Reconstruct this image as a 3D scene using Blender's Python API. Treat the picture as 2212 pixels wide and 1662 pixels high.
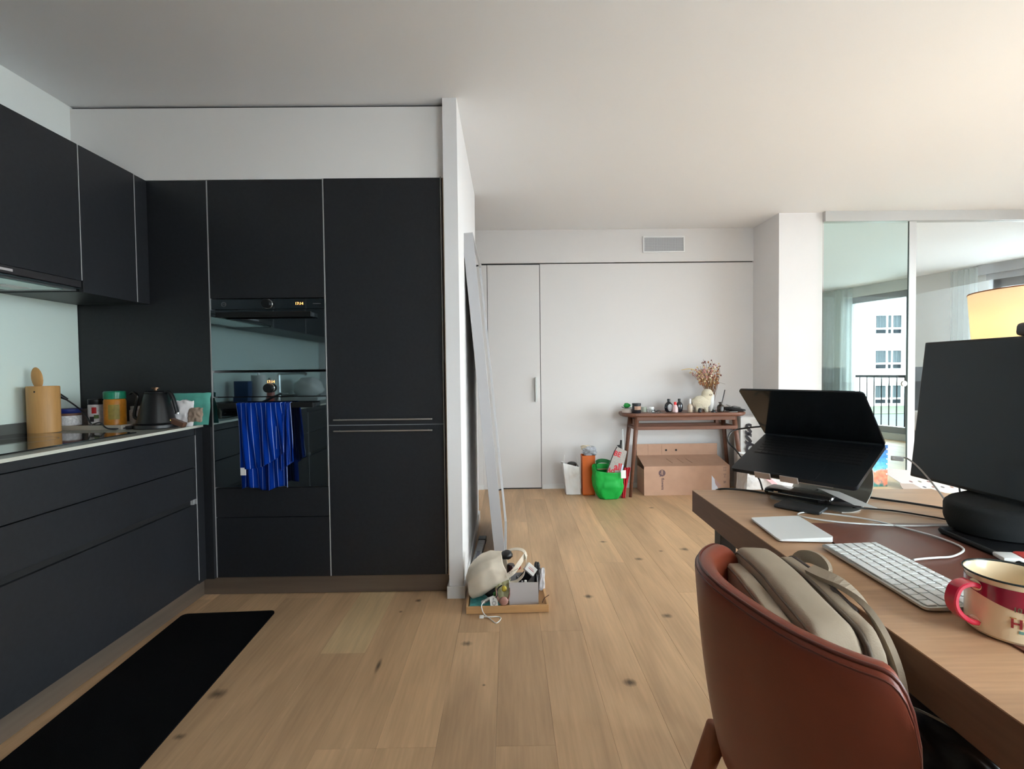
import bpy, bmesh, math, random
from mathutils import Matrix, Vector, noise
random.seed(7)
C = bpy.context.scene.collection
for o in list(bpy.data.objects): bpy.data.objects.remove(o)
PI = math.pi

# ---------------------------------------------------------------- camera, world, exposure
cam_d = bpy.data.cameras.new('camera'); cam = bpy.data.objects.new('camera', cam_d); C.objects.link(cam)
cam_d.sensor_width = 36; cam_d.lens = 17.09; cam_d.clip_start = 0.02; cam_d.clip_end = 400
yv = Vector((-9, 28, -1050)).normalized()
xv = Vector((1, .0117, 0)); xv.z = -(xv.x*yv.x+xv.y*yv.y)/yv.z; xv.normalize()
zv = xv.cross(yv)
Mw = Matrix((( xv.x, xv.y, xv.z, 0), (yv.x, yv.y, yv.z, 0), (zv.x, zv.y, zv.z, 1.14), (0, 0, 0, 1)))
cam.matrix_world = Mw
bpy.context.scene.camera = cam

W = bpy.data.worlds.new('overcast_sky'); bpy.context.scene.world = W; W.use_nodes = True
bg = W.node_tree.nodes['Background']; bg.inputs[0].default_value = (.86, .94, 1, 1); bg.inputs[1].default_value = 19.0
sc = bpy.context.scene
sc.view_settings.view_transform = 'Standard'; sc.view_settings.look = 'None'
sc.view_settings.gamma = 1; sc.view_settings.exposure = 0.0; sc.view_settings.use_curve_mapping = False

def area(name, loc, rot, sx, sy, power=0, col=(1,1,1), portal=False, spread=PI):
    l = bpy.data.lights.new(name, 'AREA'); l.shape = 'RECTANGLE'; l.size = sx; l.size_y = sy
    l.energy = power; l.color = col; l.spread = spread
    if portal: l.cycles.is_portal = True
    o = bpy.data.objects.new(name, l); o.location = loc; o.rotation_euler = rot; C.objects.link(o); return o
# daylight portals in the window openings (they only guide sampling of the sky)
area('portal_living_room', (5.24, 1.36, 1.23), (0, PI/2, 0), 2.34, 3.88, portal=True)
area('portal_added_window', (1.9, -.62, 1.48), (-PI/2, 0, 0), 1.28, 1.63, portal=True)  # portal for the added window behind the camera
area('portal_balcony_door', (6.15, 8.0, 1.2), (0, PI/2, math.atan2(.327, .945)), 2.2, 1.0, portal=True)
area('portal_bedroom', (6.85, 5.50, 1.3), (0, PI/2, math.atan2(.327, .945)), 1.9, 2.3, portal=True)

# ---------------------------------------------------------------- materials
def mat(name, col, rough=.5, metal=0., var=0., vs=8., bump=0., bs=200., ior=None, coat=0., sheen=0., emit=None, es=0., stretch=(1,1,1), spec=None, trans=0., bd=.002):
    m = bpy.data.materials.new(name); m.use_nodes = True
    nt = m.node_tree; b = nt.nodes['Principled BSDF']
    b.inputs['Base Color'].default_value = (*col, 1); b.inputs['Roughness'].default_value = rough
    b.inputs['Metallic'].default_value = metal
    if ior: b.inputs['IOR'].default_value = ior
    if spec is not None: b.inputs['Specular IOR Level'].default_value = spec
    if coat: b.inputs['Coat Weight'].default_value = coat; b.inputs['Coat Roughness'].default_value = .08
    if sheen: b.inputs['Sheen Weight'].default_value = sheen
    if trans: b.inputs['Transmission Weight'].default_value = trans
    if emit: b.inputs['Emission Color'].default_value = (*emit, 1); b.inputs['Emission Strength'].default_value = es
    if var or bump:
        g = nt.nodes.new('ShaderNodeNewGeometry'); mp = nt.nodes.new('ShaderNodeMapping')
        mp.inputs['Scale'].default_value = stretch; nt.links.new(g.outputs['Position'], mp.inputs[0])
    if var:
        n = nt.nodes.new('ShaderNodeTexNoise'); n.inputs['Scale'].default_value = vs; n.inputs['Detail'].default_value = 6
        nt.links.new(mp.outputs[0], n.inputs['Vector'])
        r = nt.nodes.new('ShaderNodeMapRange'); r.inputs[1].default_value = .3; r.inputs[2].default_value = .7
        r.inputs[3].default_value = 1-var; r.inputs[4].default_value = 1+var; nt.links.new(n.outputs[0], r.inputs[0])
        mx = nt.nodes.new('ShaderNodeVectorMath'); mx.operation = 'SCALE'; mx.inputs[0].default_value = col
        nt.links.new(r.outputs[0], mx.inputs['Scale']); nt.links.new(mx.outputs[0], b.inputs['Base Color'])
    if bump:
        n2 = nt.nodes.new('ShaderNodeTexNoise'); n2.inputs['Scale'].default_value = bs; n2.inputs['Detail'].default_value = 4
        nt.links.new(mp.outputs[0], n2.inputs['Vector'])
        bp = nt.nodes.new('ShaderNodeBump'); bp.inputs['Strength'].default_value = bump; bp.inputs['Distance'].default_value = bd
        nt.links.new(n2.outputs[0], bp.inputs['Height']); nt.links.new(bp.outputs[0], b.inputs['Normal'])
    return m

def srgb(r, g, b):
    f = lambda c: (c/255/12.92) if c/255 <= .04045 else ((c/255+.055)/1.055)**2.4
    return (f(r), f(g), f(b))

def oak(name, base, knots=(), per_obj=True, axis='Y', contrast=.16, rough=.45, gs=1.0):
    m = bpy.data.materials.new(name); m.use_nodes = True; nt = m.node_tree; N = nt.nodes; L = nt.links
    b = N['Principled BSDF']; b.inputs['Roughness'].default_value = rough; b.inputs['Specular IOR Level'].default_value = .35
    g = N.new('ShaderNodeNewGeometry'); oi = N.new('ShaderNodeObjectInfo')
    off = N.new('ShaderNodeVectorMath'); off.operation = 'SCALE'; off.inputs[0].default_value = (7.3, 31.7, 3.1)
    if per_obj: L.new(oi.outputs['Random'], off.inputs['Scale'])
    else: off.inputs['Scale'].default_value = 0
    ad = N.new('ShaderNodeVectorMath'); ad.operation = 'ADD'; L.new(g.outputs['Position'], ad.inputs[0]); L.new(off.outputs[0], ad.inputs[1])
    def stretched(s, al, detail, dist=0.):
        mp = N.new('ShaderNodeMapping'); mp.inputs['Scale'].default_value = (al, 1, 1) if axis == 'X' else (1, al, 1) if axis == 'Y' else (1, 1, al)
        L.new(ad.outputs[0], mp.inputs[0])
        n = N.new('ShaderNodeTexNoise'); n.inputs['Scale'].default_value = s; n.inputs['Detail'].default_value = detail; n.inputs['Distortion'].default_value = dist
        L.new(mp.outputs[0], n.inputs['Vector']); return n
    n1 = stretched(7*gs, .12, 5, 1.2); n2 = stretched(90*gs, .06, 4); n3 = stretched(2.2*gs, .5, 2)
    def mr(src, lo, hi, a, c):
        r = N.new('ShaderNodeMapRange'); r.inputs[1].default_value = lo; r.inputs[2].default_value = hi
        r.inputs[3].default_value = a; r.inputs[4].default_value = c; L.new(src, r.inputs[0]); return r.outputs[0]
    def mul(a, c):
        x = N.new('ShaderNodeMath'); x.operation = 'MULTIPLY'; L.new(a, x.inputs[0])
        if isinstance(c, float): x.inputs[1].default_value = c
        else: L.new(c, x.inputs[1])
        return x.outputs[0]
    v = mul(mr(n1.outputs[0], .3, .7, 1-contrast, 1+contrast*.7), mr(n2.outputs[0], .3, .7, 1-contrast*.45, 1+contrast*.45))
    v = mul(v, mr(n3.outputs[0], .3, .7, 1-contrast*.6, 1+contrast*.6))
    if per_obj: v = mul(v, mr(oi.outputs['Random'], 0, 1, .90, 1.10))
    # dark knots, each an elongated spot with a core and a halo
    if knots:
        tot = None
        for (kx, ky, r, st) in knots:
            sub = N.new('ShaderNodeVectorMath'); sub.operation = 'SUBTRACT'; L.new(g.outputs['Position'], sub.inputs[0]); sub.inputs[1].default_value = (kx, ky, 0)
            sc_ = N.new('ShaderNodeVectorMath'); sc_.operation = 'MULTIPLY'; L.new(sub.outputs[0], sc_.inputs[0]); sc_.inputs[1].default_value = (1/r, 1/(r*st), 0)
            ln = N.new('ShaderNodeVectorMath'); ln.operation = 'LENGTH'; L.new(sc_.outputs[0], ln.inputs[0])
            w = N.new('ShaderNodeMath'); w.operation = 'MULTIPLY_ADD'; L.new(n2.outputs[0], w.inputs[0]); w.inputs[1].default_value = 1.0; L.new(ln.outputs['Value'], w.inputs[2])
            k = mr(w.outputs[0], .7, 1.9, .22, 1.0)
            tot = k if tot is None else mul(tot, k)
        v = mul(v, tot)
    s = N.new('ShaderNodeVectorMath'); s.operation = 'SCALE'; s.inputs[0].default_value = base; L.new(v, s.inputs['Scale'])
    L.new(s.outputs[0], b.inputs['Base Color'])
    bp = N.new('ShaderNodeBump'); bp.inputs['Strength'].default_value = .15; bp.inputs['Distance'].default_value = .001
    L.new(n2.outputs[0], bp.inputs['Height']); L.new(bp.outputs[0], b.inputs['Normal'])
    return m

def stripes(name, base, line, n=9, width=.09, rough=.9):
    m = bpy.data.materials.new(name); m.use_nodes = True; nt = m.node_tree; N = nt.nodes; L = nt.links
    b = N['Principled BSDF']; b.inputs['Roughness'].default_value = rough; b.inputs['Specular IOR Level'].default_value = .1
    uv = N.new('ShaderNodeUVMap'); sp = N.new('ShaderNodeSeparateXYZ'); L.new(uv.outputs[0], sp.inputs[0])
    a = N.new('ShaderNodeMath'); a.operation = 'MULTIPLY'; a.inputs[1].default_value = n; L.new(sp.outputs[0], a.inputs[0])
    f = N.new('ShaderNodeMath'); f.operation = 'FRACT'; L.new(a.outputs[0], f.inputs[0])
    c = N.new('ShaderNodeMath'); c.operation = 'LESS_THAN'; c.inputs[1].default_value = width; L.new(f.outputs[0], c.inputs[0])
    mx = N.new('ShaderNodeMix'); mx.data_type = 'RGBA'; mx.inputs[6].default_value = (*base, 1); mx.inputs[7].default_value = (*line, 1)
    L.new(c.outputs[0], mx.inputs[0]); L.new(mx.outputs[2], b.inputs['Base Color'])
    return m

def pane_mat(name, tint=(1, 1, 1), refl=.07, rough=0.):
    m = bpy.data.materials.new(name); m.use_nodes = True; nt = m.node_tree; N = nt.nodes; L = nt.links
    for n in list(N): N.remove(n)
    out = N.new('ShaderNodeOutputMaterial'); t = N.new('ShaderNodeBsdfTransparent'); t.inputs[0].default_value = (*tint, 1)
    g = N.new('ShaderNodeBsdfGlossy'); g.inputs['Roughness'].default_value = rough
    fr = N.new('ShaderNodeLayerWeight'); fr.inputs[0].default_value = .25
    r = N.new('ShaderNodeMapRange'); r.inputs[3].default_value = refl; r.inputs[4].default_value = .25; L.new(fr.outputs['Fresnel'], r.inputs[0])
    r.inputs[1].default_value = .04
    mx = N.new('ShaderNodeMixShader'); L.new(r.outputs[0], mx.inputs[0]); L.new(t.outputs[0], mx.inputs[1]); L.new(g.outputs[0], mx.inputs[2])
    L.new(mx.outputs[0], out.inputs[0]); return m

def cloth_trans(name, col, opacity=.6):
    m = bpy.data.materials.new(name); m.use_nodes = True; nt = m.node_tree; N = nt.nodes; L = nt.links
    for n in list(N): N.remove(n)
    out = N.new('ShaderNodeOutputMaterial'); t = N.new('ShaderNodeBsdfTransparent'); d = N.new('ShaderNodeBsdfDiffuse'); d.inputs[0].default_value = (*col, 1)
    tl = N.new('ShaderNodeBsdfTranslucent'); tl.inputs[0].default_value = (*col, 1)
    m1 = N.new('ShaderNodeMixShader'); m1.inputs[0].default_value = .5; L.new(d.outputs[0], m1.inputs[1]); L.new(tl.outputs[0], m1.inputs[2])
    mx = N.new('ShaderNodeMixShader'); mx.inputs[0].default_value = opacity; L.new(t.outputs[0], mx.inputs[1]); L.new(m1.outputs[0], mx.inputs[2])
    L.new(mx.outputs[0], out.inputs[0]); return m

# ---------------------------------------------------------------- mesh builder
class MB:
    def __init__(s, tf=None): s.v = []; s.f = []; s.uv = {}; s.tf = tf
    def add(s, vs, fs, uvs=None):
        o = len(s.v); s.v += [s.tf @ Vector(p) if s.tf else Vector(p) for p in vs]
        for i, f in enumerate(fs):
            if uvs: s.uv[len(s.f)] = uvs[i]
            s.f.append([o+k for k in f])
        return s
    def box(s, x0, x1, y0, y1, z0, z1, bev=0., seg=2):
        if not bev:
            v = [(x, y, z) for x in (x0, x1) for y in (y0, y1) for z in (z0, z1)]
            return s.add(v, [(0,1,3,2), (4,6,7,5), (0,4,5,1), (2,3,7,6), (0,2,6,4), (1,5,7,3)])
        bm = bmesh.new(); bmesh.ops.create_cube(bm, size=1)
        for v in bm.verts: v.co = Vector((x0+(v.co.x+.5)*(x1-x0), y0+(v.co.y+.5)*(y1-y0), z0+(v.co.z+.5)*(z1-z0)))
        bmesh.ops.bevel(bm, geom=bm.edges[:], offset=bev, segments=seg, profile=.5, affect='EDGES')
        bm.verts.index_update(); s.add([v.co[:] for v in bm.verts], [[v.index for v in f.verts] for f in bm.faces]); bm.free(); return s
    def lathe(s, prof, c=(0,0,0), n=32, ax='Z', sx=1., sy=1., caps=True):
        vs = []; fs = []
        for (r, z) in prof:
            for k in range(n):
                a = 2*PI*k/n; p = (r*math.cos(a)*sx, r*math.sin(a)*sy, z)
                if ax == 'X': p = (p[2], p[0], p[1])
                if ax == 'Y': p = (p[0], p[2], p[1])
                vs.append((c[0]+p[0], c[1]+p[1], c[2]+p[2]))
        for i in range(len(prof)-1):
            for k in range(n): fs.append((i*n+k, i*n+(k+1) % n, (i+1)*n+(k+1) % n, (i+1)*n+k))
        if caps:
            if prof[0][0] > 1e-6: fs.append(tuple(range(n-1, -1, -1)))
            if prof[-1][0] > 1e-6: fs.append(tuple(range((len(prof)-1)*n, len(prof)*n)))
        return s.add(vs, fs)
    def cyl(s, c, r, h, n=24, ax='Z', r2=None, sx=1., sy=1.):
        r2 = r if r2 is None else r2
        return s.lathe([(r, 0), (r2, h)], c, n, ax, sx, sy)
    def tube(s, pts, r, n=8, smooth=True, flat=None, closed=False):
        pts = [Vector(p) for p in pts]
        if smooth and len(pts) > 2: pts = catmull(pts, 6)
        vs = []; fs = []; m = len(pts); up = None
        for i, p in enumerate(pts):
            t = (pts[min(i+1, m-1)]-pts[max(i-1, 0)]).normalized()
            if up is None: up = Vector((0, 0, 1)) if abs(t.z) < .9 else Vector((1, 0, 0))
            a = t.cross(up).normalized(); b = a.cross(t).normalized(); up = b
            rr = r(i/(m-1)) if callable(r) else r
            for k in range(n):
                w = 2*PI*k/n
                fa, fb = (flat if flat else (1, 1))
                vs.append(p+a*rr*math.cos(w)*fa+b*rr*math.sin(w)*fb)
        for i in range(m-1):
            for k in range(n): fs.append((i*n+k, i*n+(k+1) % n, (i+1)*n+(k+1) % n, (i+1)*n+k))
        fs.append(tuple(range(n-1, -1, -1))); fs.append(tuple(range((m-1)*n, m*n)))
        return s.add([v[:] for v in vs], fs)
    def grid(s, fn, nu, nv, closeu=False):
        vs = [fn(i/nu, j/nv) for j in range(nv+1) for i in range(nu+1)]
        fs = []; uvs = []
        for j in range(nv):
            for i in range(nu):
                fs.append((j*(nu+1)+i, j*(nu+1)+i+1, (j+1)*(nu+1)+i+1, (j+1)*(nu+1)+i))
                uvs.append([(i/nu, j/nv), ((i+1)/nu, j/nv), ((i+1)/nu, (j+1)/nv), (i/nu, (j+1)/nv)])
        return s.add(vs, fs, uvs)
    def prism(s, poly, fn0, fn1):
        n = len(poly); vs = [fn0(*p) for p in poly]+[fn1(*p) for p in poly]
        fs = [tuple(range(n-1, -1, -1)), tuple(range(n, 2*n))]+[(i, (i+1) % n, n+(i+1) % n, n+i) for i in range(n)]
        return s.add(vs, fs)
    def ball(s, c, rx, ry=None, rz=None, nu=20, nv=12, wob=0., ws=8.):
        ry = ry or rx; rz = rz or rx; vs = []; fs = []
        for j in range(nv+1):
            ph = PI*j/nv-PI/2
            for i in range(nu):
                th = 2*PI*i/nu; d = Vector((math.cos(ph)*math.cos(th), math.cos(ph)*math.sin(th), math.sin(ph)))
                k = 1+wob*noise.noise(d*ws*.3+Vector(c)*9) if wob else 1
                vs.append((c[0]+d.x*rx*k, c[1]+d.y*ry*k, c[2]+d.z*rz*k))
        for j in range(nv):
            for i in range(nu): fs.append((j*nu+i, j*nu+(i+1) % nu, (j+1)*nu+(i+1) % nu, (j+1)*nu+i))
        return s.add(vs, fs)
    def build(s, name, m, parent=None, smooth=False, local=False, label=None, kind=None, mods=None, weld=False):
        base = BASE.get(parent, Vector()) if parent is not None else Vector()
        me = bpy.data.meshes.new(name)
        me.from_pydata([(v if local else v-base)[:] for v in s.v], [], s.f)
        if s.uv:
            l = me.uv_layers.new(name='UVMap')
            for pi, u in s.uv.items():
                for k, li in enumerate(me.polygons[pi].loop_indices): l.data[li].uv = u[k]
        me.materials.append(m)
        if smooth == True:
            for p in me.polygons: p.use_smooth = True
        me.validate()
        bm = bmesh.new(); bm.from_mesh(me)
        if weld: bmesh.ops.remove_doubles(bm, verts=bm.verts, dist=1e-5)
        bmesh.ops.recalc_face_normals(bm, faces=bm.faces)
        if smooth == 'auto':
            for f in bm.faces: f.smooth = True
            for e in bm.edges:
                if len(e.link_faces) == 2 and e.calc_face_angle(0) > math.radians(35): e.smooth = False
        bm.to_mesh(me); bm.free()
        o = bpy.data.objects.new(name, me); C.objects.link(o)
        if parent is not None: o.parent = parent; BASE[o] = base
        if label: o['label'] = label
        if kind: o['kind'] = kind
        return o
BASE = {}
def catmull(p, k):
    out = []; q = [p[0]*2-p[1]]+p+[p[-1]*2-p[-2]]
    for i in range(1, len(q)-2):
        for j in range(k):
            t = j/k; out.append(.5*((2*q[i])+(q[i+1]-q[i-1])*t+(2*q[i-1]-5*q[i]+4*q[i+1]-q[i+2])*t*t+(-q[i-1]+3*q[i]-3*q[i+1]+q[i+2])*t**3))
    out.append(p[-1]); return out
def thing(name, label, cat, loc=(0,0,0), rz=0, group=None):
    o = bpy.data.objects.new(name, None); C.objects.link(o); o.empty_display_size = .05
    o.location = loc; o.rotation_euler = (0, 0, rz); o['label'] = label; o['category'] = cat
    if group: o['group'] = group
    BASE[o] = Vector(loc); return o
def tag(o, label, cat, group=None):
    o['label'] = label; o['category'] = cat
    if group: o['group'] = group
    return o
def struct(name, mb, m, **k): return mb.build(name, m, kind='structure', **k)
def bx(*a, **k): return MB().box(*a, **k)
def text(body, size, mt, tf, parent, name='lettering', depth=.0004, local=False, align='LEFT', sx=1., bold=0.):
    c = bpy.data.curves.new('t', 'FONT'); c.body = body; c.size = size; c.extrude = depth; c.align_x = align; c.resolution_u = 2; c.offset = bold*size
    o = bpy.data.objects.new('t', c); C.objects.link(o)
    bpy.context.view_layer.update()
    me = bpy.data.meshes.new_from_object(o.evaluated_get(bpy.context.evaluated_depsgraph_get()))
    bpy.data.objects.remove(o)
    if sx != 1: me.transform(Matrix.Diagonal((sx, 1, 1, 1)))
    me.transform(tf)
    if parent is not None and not local: me.transform(Matrix.Translation(-BASE.get(parent, Vector())))
    me.materials.clear(); me.materials.append(mt)
    r = bpy.data.objects.new(name, me); me.name = name; C.objects.link(r)
    if parent is not None: r.parent = parent; BASE[r] = BASE.get(parent, Vector())
    return r
def frame(o, x, y):  # matrix with origin o and text axes x, y
    x = Vector(x).normalized(); y = Vector(y).normalized(); z = x.cross(y)
    return Matrix(((x.x, y.x, z.x, o[0]), (x.y, y.y, z.y, o[1]), (x.z, y.z, z.z, o[2]), (0, 0, 0, 1)))
def ribbon(pts, w, side, th=.0015):  # flat strap along pts, width along side vector
    pts = catmull([Vector(p) for p in pts], 6); side = Vector(side).normalized(); m = MB(); n = len(pts); vs = []
    for i, p in enumerate(pts):
        t = (pts[min(i+1, n-1)]-pts[max(i-1, 0)]).normalized(); sd = (side-t*side.dot(t)).normalized(); nn = t.cross(sd)
        for a, b in ((-1, -1), (1, -1), (1, 1), (-1, 1)): vs.append((p+sd*a*w/2+nn*b*th/2)[:])
    fs = [(i*4+k, i*4+(k+1) % 4, i*4+4+(k+1) % 4, i*4+4+k) for i in range(n-1) for k in range(4)]+[(3, 2, 1, 0), tuple(range(4*n-4, 4*n))]
    return m.add(vs, fs)

# palette
m_wall = mat('white_wall_paint', (.80, .775, .77), .85, var=.015, vs=3, bump=.15, bs=350)
m_ceil = mat('white_ceiling_paint', (.87, .87, .88), .9, bump=.1, bs=300)
m_kwall = mat('kitchen_wall_light_tint', (.90, .92, .89), .85, bump=.1, bs=350)  # room white lightened and greened; colour makes up for weak light here
m_bulk = mat('bulkhead_light_tint', (.90, .865, .84), .85, bump=.1, bs=350)  # room white lightened and warmed to correct the light on the bulkhead
m_farw = mat('far_wall_toned_down', (.70, .668, .652), .8, bump=.1, bs=350)  # room white toned down in the colour where the light comes out too strong
m_black = mat('black_matt_laminate', (.0165, .0175, .021), .42, var=.12, vs=60, bump=.08, bs=900, spec=.35)
m_lac = mat('carcass_grey_edge', (.40, .395, .40), .4)
m_dark = mat('dark_gap', (.006, .006, .007), .7)
m_plinth = mat('bronze_plinth', (.17, .13, .10), .35, metal=.35, var=.15, vs=3, stretch=(.3, .3, 8))
m_wtop = mat('greige_stone_worktop', (.30, .30, .27), .35, var=.06, vs=80)
m_wedge = mat('worktop_front_edge', (.60, .60, .52), .4)
m_mint = mat('mint_glass_splashback', (.74, .85, .79), .12, coat=.6, ior=1.5)
m_hob = mat('black_ceramic_hob_glass', (.01, .011, .012), .05, ior=2.0)
m_oven = mat('black_mirror_glass', (.004, .005, .006), .03, ior=3.3)
m_oven.node_tree.nodes['Principled BSDF'].inputs['Specular Tint'].default_value = (.72, .92, 1, 1)
m_blackmetal = mat('black_metal', (.012, .012, .013), .35, metal=.5)
m_steel = mat('brushed_steel', (.55, .54, .52), .28, metal=1)
m_chrome = mat('chrome', (.75, .75, .75), .08, metal=1)
m_white = mat('white_lacquer', (.78, .77, .76), .4)
m_wpl = mat('white_plastic', (.82, .82, .80), .35)
m_blk = mat('black_plastic', (.012, .012, .014), .35)
m_blkfab = mat('black_fabric', (.010, .010, .011), .95, var=.2, vs=300, bump=.4, bs=900, sheen=.05)
m_alu = mat('silver_aluminium', (.62, .63, .60), .35, metal=.85)
m_glassv = mat('clear_glass', (.95, .97, .97), .03, trans=1., ior=1.45)
m_card = mat('brown_cardboard', srgb(186, 148, 125), .85, var=.05, vs=12, bump=.1, bs=120)
m_cardin = mat('brown_cardboard_inside', srgb(150, 115, 95), .9, var=.05, vs=12)
m_walnut = oak('walnut_wood', srgb(112, 74, 58), per_obj=True, axis='X', contrast=.2, rough=.4, gs=1.5)
m_ink = mat('dark_print', (.03, .025, .03), .7)
m_grey = mat('mid_grey', (.22, .22, .22), .6)
m_paper = mat('white_paper', (.80, .79, .76), .8)
m_leather = mat('tan_brown_leather', srgb(128, 58, 38), .36, var=.10, vs=9, bump=.12, bs=700, spec=.5)
m_cream = mat('cream_canvas', srgb(226, 214, 196), .95, var=.05, vs=15, bump=.25, bs=900)
# ================================================================ SETTING
knots = [(.393,2.421,.022,.8),(.724,2.216,.02,.9),(.434,1.741,.022,.8),(-.186,2.012,.02,.8),(-1.05,1.715,.026,.9),(-1.049,1.512,.016,.8),
         (-.524,2.294,.008,1.2),(-.462,2.404,.011,1.2),(-.517,1.87,.008,4.5),(.777,2.897,.024,.8),(1.106,3.045,.026,.9),(.95,3.02,.012,.8),(-.10,1.74,.006,1),
         (-.62,2.30,.006,1.5),(-.70,2.28,.012,2.5),(.62,3.2,.02,.7),(1.17,3.98,.02,.7)]
m_oak = oak('oak_floor_boards', srgb(206, 169, 131), knots)
m_oakl = oak('pale_oak_floor_board', srgb(220, 188, 145), ())
m_sub = mat('subfloor', (.12, .08, .055), .9)
XL, XR, YB, YF, H = -2.175, 5.2, -.65, 4.683, 2.49
fl = struct('floor', bx(XL-.2, 7.6, YB-.2, 9.4, -.1, -.0125), m_sub)
PW = .182; cache = {}
def plank(k, y0, y1, m=None):
    key = (round(y1-y0, 3), m is not None)
    if key not in cache:
        mb = MB().box(.0007, PW-.0007, 0, y1-y0-.0012, -.012, 0)
        # small arris on the long edges keeps the joint readable
        mb = MB(); w = PW; l = y1-y0-.0006; b = .0006
        vs = [(0.0002,0,-.012),(w-.0002,0,-.012),(w-.0002,0,-b),(w-b,0,0),(b,0,0),(.0002,0,-b)]
        mb.add(vs+[(x, l, z) for x, y, z in vs], [(5,4,3,2,1,0),(6,7,8,9,10,11)]+[(i,(i+1)%6,6+(i+1)%6,6+i) for i in range(6)])
        o = mb.build('plank', m or m_oak, fl); cache[key] = o.data
    else:
        o = bpy.data.objects.new('plank', cache[key]); C.objects.link(o); o.parent = fl
    o.location = (.132+k*PW, y0, 0); return o
random.seed(3)
for k in range(-10, 34):
    x = .132+k*PW
    if x > XR-.05: break
    ys = [YB]; y = YB+random.choice([.55, .9, 1.3, 1.75, 2.1])
    if k == -5: ys = [YB, 1.956, YF]
    elif k == -4: ys = [YB, 1.45, YF]
    else:
        while y < YF-.3: ys.append(round(y, 2)); y += 2.2
        ys.append(YF)
    if k == 1: ys = [YB, .9, 2.73, YF]
    for a, b in zip(ys, ys[1:]): plank(k, a, b, m_oakl if (k == -5 and a > 1) else None)
for k in range(14, 40):      # bedroom boards beyond the glass
    x = .132+k*PW
    if x > 7.0: break
    plank(k, YF, YF+2.2); plank(k, YF+2.2, YF+4.4)
for k in range(34, 40): plank(k, 4.24, YF)

struct('ceiling', bx(XL-.2, 7.6, YB-.2, 9.4, H, H+.12), m_ceil)
struct('wall_left', bx(XL-.12, XL, YB-.12, 2.6, 0, H), m_kwall)
struct('wall_back', MB().box(XL-.12, 1.2, YB-.12, YB, 0, H).box(2.6, XR+.2, YB-.12, YB, 0, H).box(1.2, 2.6, YB-.12, YB, 0, .6).box(1.2, 2.6, YB-.12, YB, 2.35, H), m_wall)
# kitchen niche wall behind the tall units, bulkhead above them, thin pier wall
struct('wall_niche', bx(XL-.12, -.31, 3.10, 3.2, 0, H), m_wall)
struct('trim_1', bx(XL, -.31, 2.485, 3.10, 2.122, 2.478), m_bulk, label='white bulkhead above the tall black cabinets')
struct('trim_2', bx(XL, -.31, 2.50, 2.56, 2.478, H), m_dark, label='dark shadow gap under the kitchen ceiling')
struct('wall_pier', bx(-.308, -.238, 2.43, 3.74, 0, H), m_wall)
bb = MB(); bb.box(-.318, -.228, 2.418, 2.50, 0, .062, .001); bb.box(-.238, -.228, 2.50, 3.75, 0, .062, .001); bb.box(-.31, -.228, 3.74, 3.752, 0, .062)
struct('baseboard_pier', bb, m_white)
# far wall: recessed panelled wall with flush door, bulkhead, shadow line
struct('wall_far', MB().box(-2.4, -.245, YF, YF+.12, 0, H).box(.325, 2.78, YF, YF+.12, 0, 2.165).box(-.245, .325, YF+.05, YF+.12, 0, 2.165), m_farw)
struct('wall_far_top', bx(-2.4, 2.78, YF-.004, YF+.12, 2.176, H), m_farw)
struct('trim_3', bx(-.24, 2.42, YF+.02, YF+.1, 2.165, 2.176), m_dark)
struct('wall_hall', bx(-2.5, -2.4, 2.6, YF, 0, H), m_wall)
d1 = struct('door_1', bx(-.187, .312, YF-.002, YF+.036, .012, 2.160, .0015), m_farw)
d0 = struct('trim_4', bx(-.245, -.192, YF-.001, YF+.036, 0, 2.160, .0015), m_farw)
struct('trim_5', bx(-.192, -.187, YF+.02, YF+.04, 0, 2.165), m_dark); struct('trim_6', bx(.312, .318, YF+.02, YF+.04, 0, 2.165), m_dark)
struct('trim_7', bx(-.19, .318, YF+.015, YF+.045, .0, .012), m_dark)
hb = MB(); hb.box(.262, .278, YF-.032, YF-.026, .846, 1.083, .002); hb.box(.272, .278, YF-.032, YF-.002, .846, 1.083, .001)
hb.build('door_handle', m_alu, d1, label='silver vertical pull handle')
struct('trim_8', bx(.318, .326, YF-.001, YF+.05, 0, 2.165), m_farw)
struct('baseboard_far', bx(.326, 2.37, YF-.011, YF, 0, .045, .001), m_white)
struct('baseboard_far_left', bx(-2.4, -.245, YF-.011, YF, 0, .045, .001), m_white)
# column between the far wall and the glass partition
struct('column', bx(2.372, 2.752, 4.24, 4.8, 0, H), m_wall)
# air vent
v = thing('air_vent', 'grey perforated rectangular air grille high on the white far wall', 'vent', (1.5, YF-.004, 2.34))
MB().box(1.306, 1.706, YF-.016, YF-.004, 2.405, 2.418, .002).box(1.306, 1.706, YF-.016, YF-.004, 2.262, 2.275, .002).box(1.306, 1.319, YF-.016, YF-.004, 2.275, 2.405, .002).box(1.693, 1.706, YF-.016, YF-.004, 2.275, 2.405, .002).build('frame', m_white, v)
bx(1.319, 1.693, YF-.007, YF-.0045, 2.275, 2.405).build('backing', mat('vent_backing', (.16, .16, .17), .8), v)
g = MB()
for i in range(47):
    x = 1.323+i*.00805; g.box(x-.0016, x+.0016, YF-.012, YF-.009, 2.275, 2.405)
for j in range(17):
    z = 2.279+j*.0078; g.box(1.319, 1.693, YF-.0125, YF-.0092, z-.0016, z+.0016)
g.build('mesh_grille', mat('vent_grille_grey', (.58, .58, .60), .5), v, kind='stuff')

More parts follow.
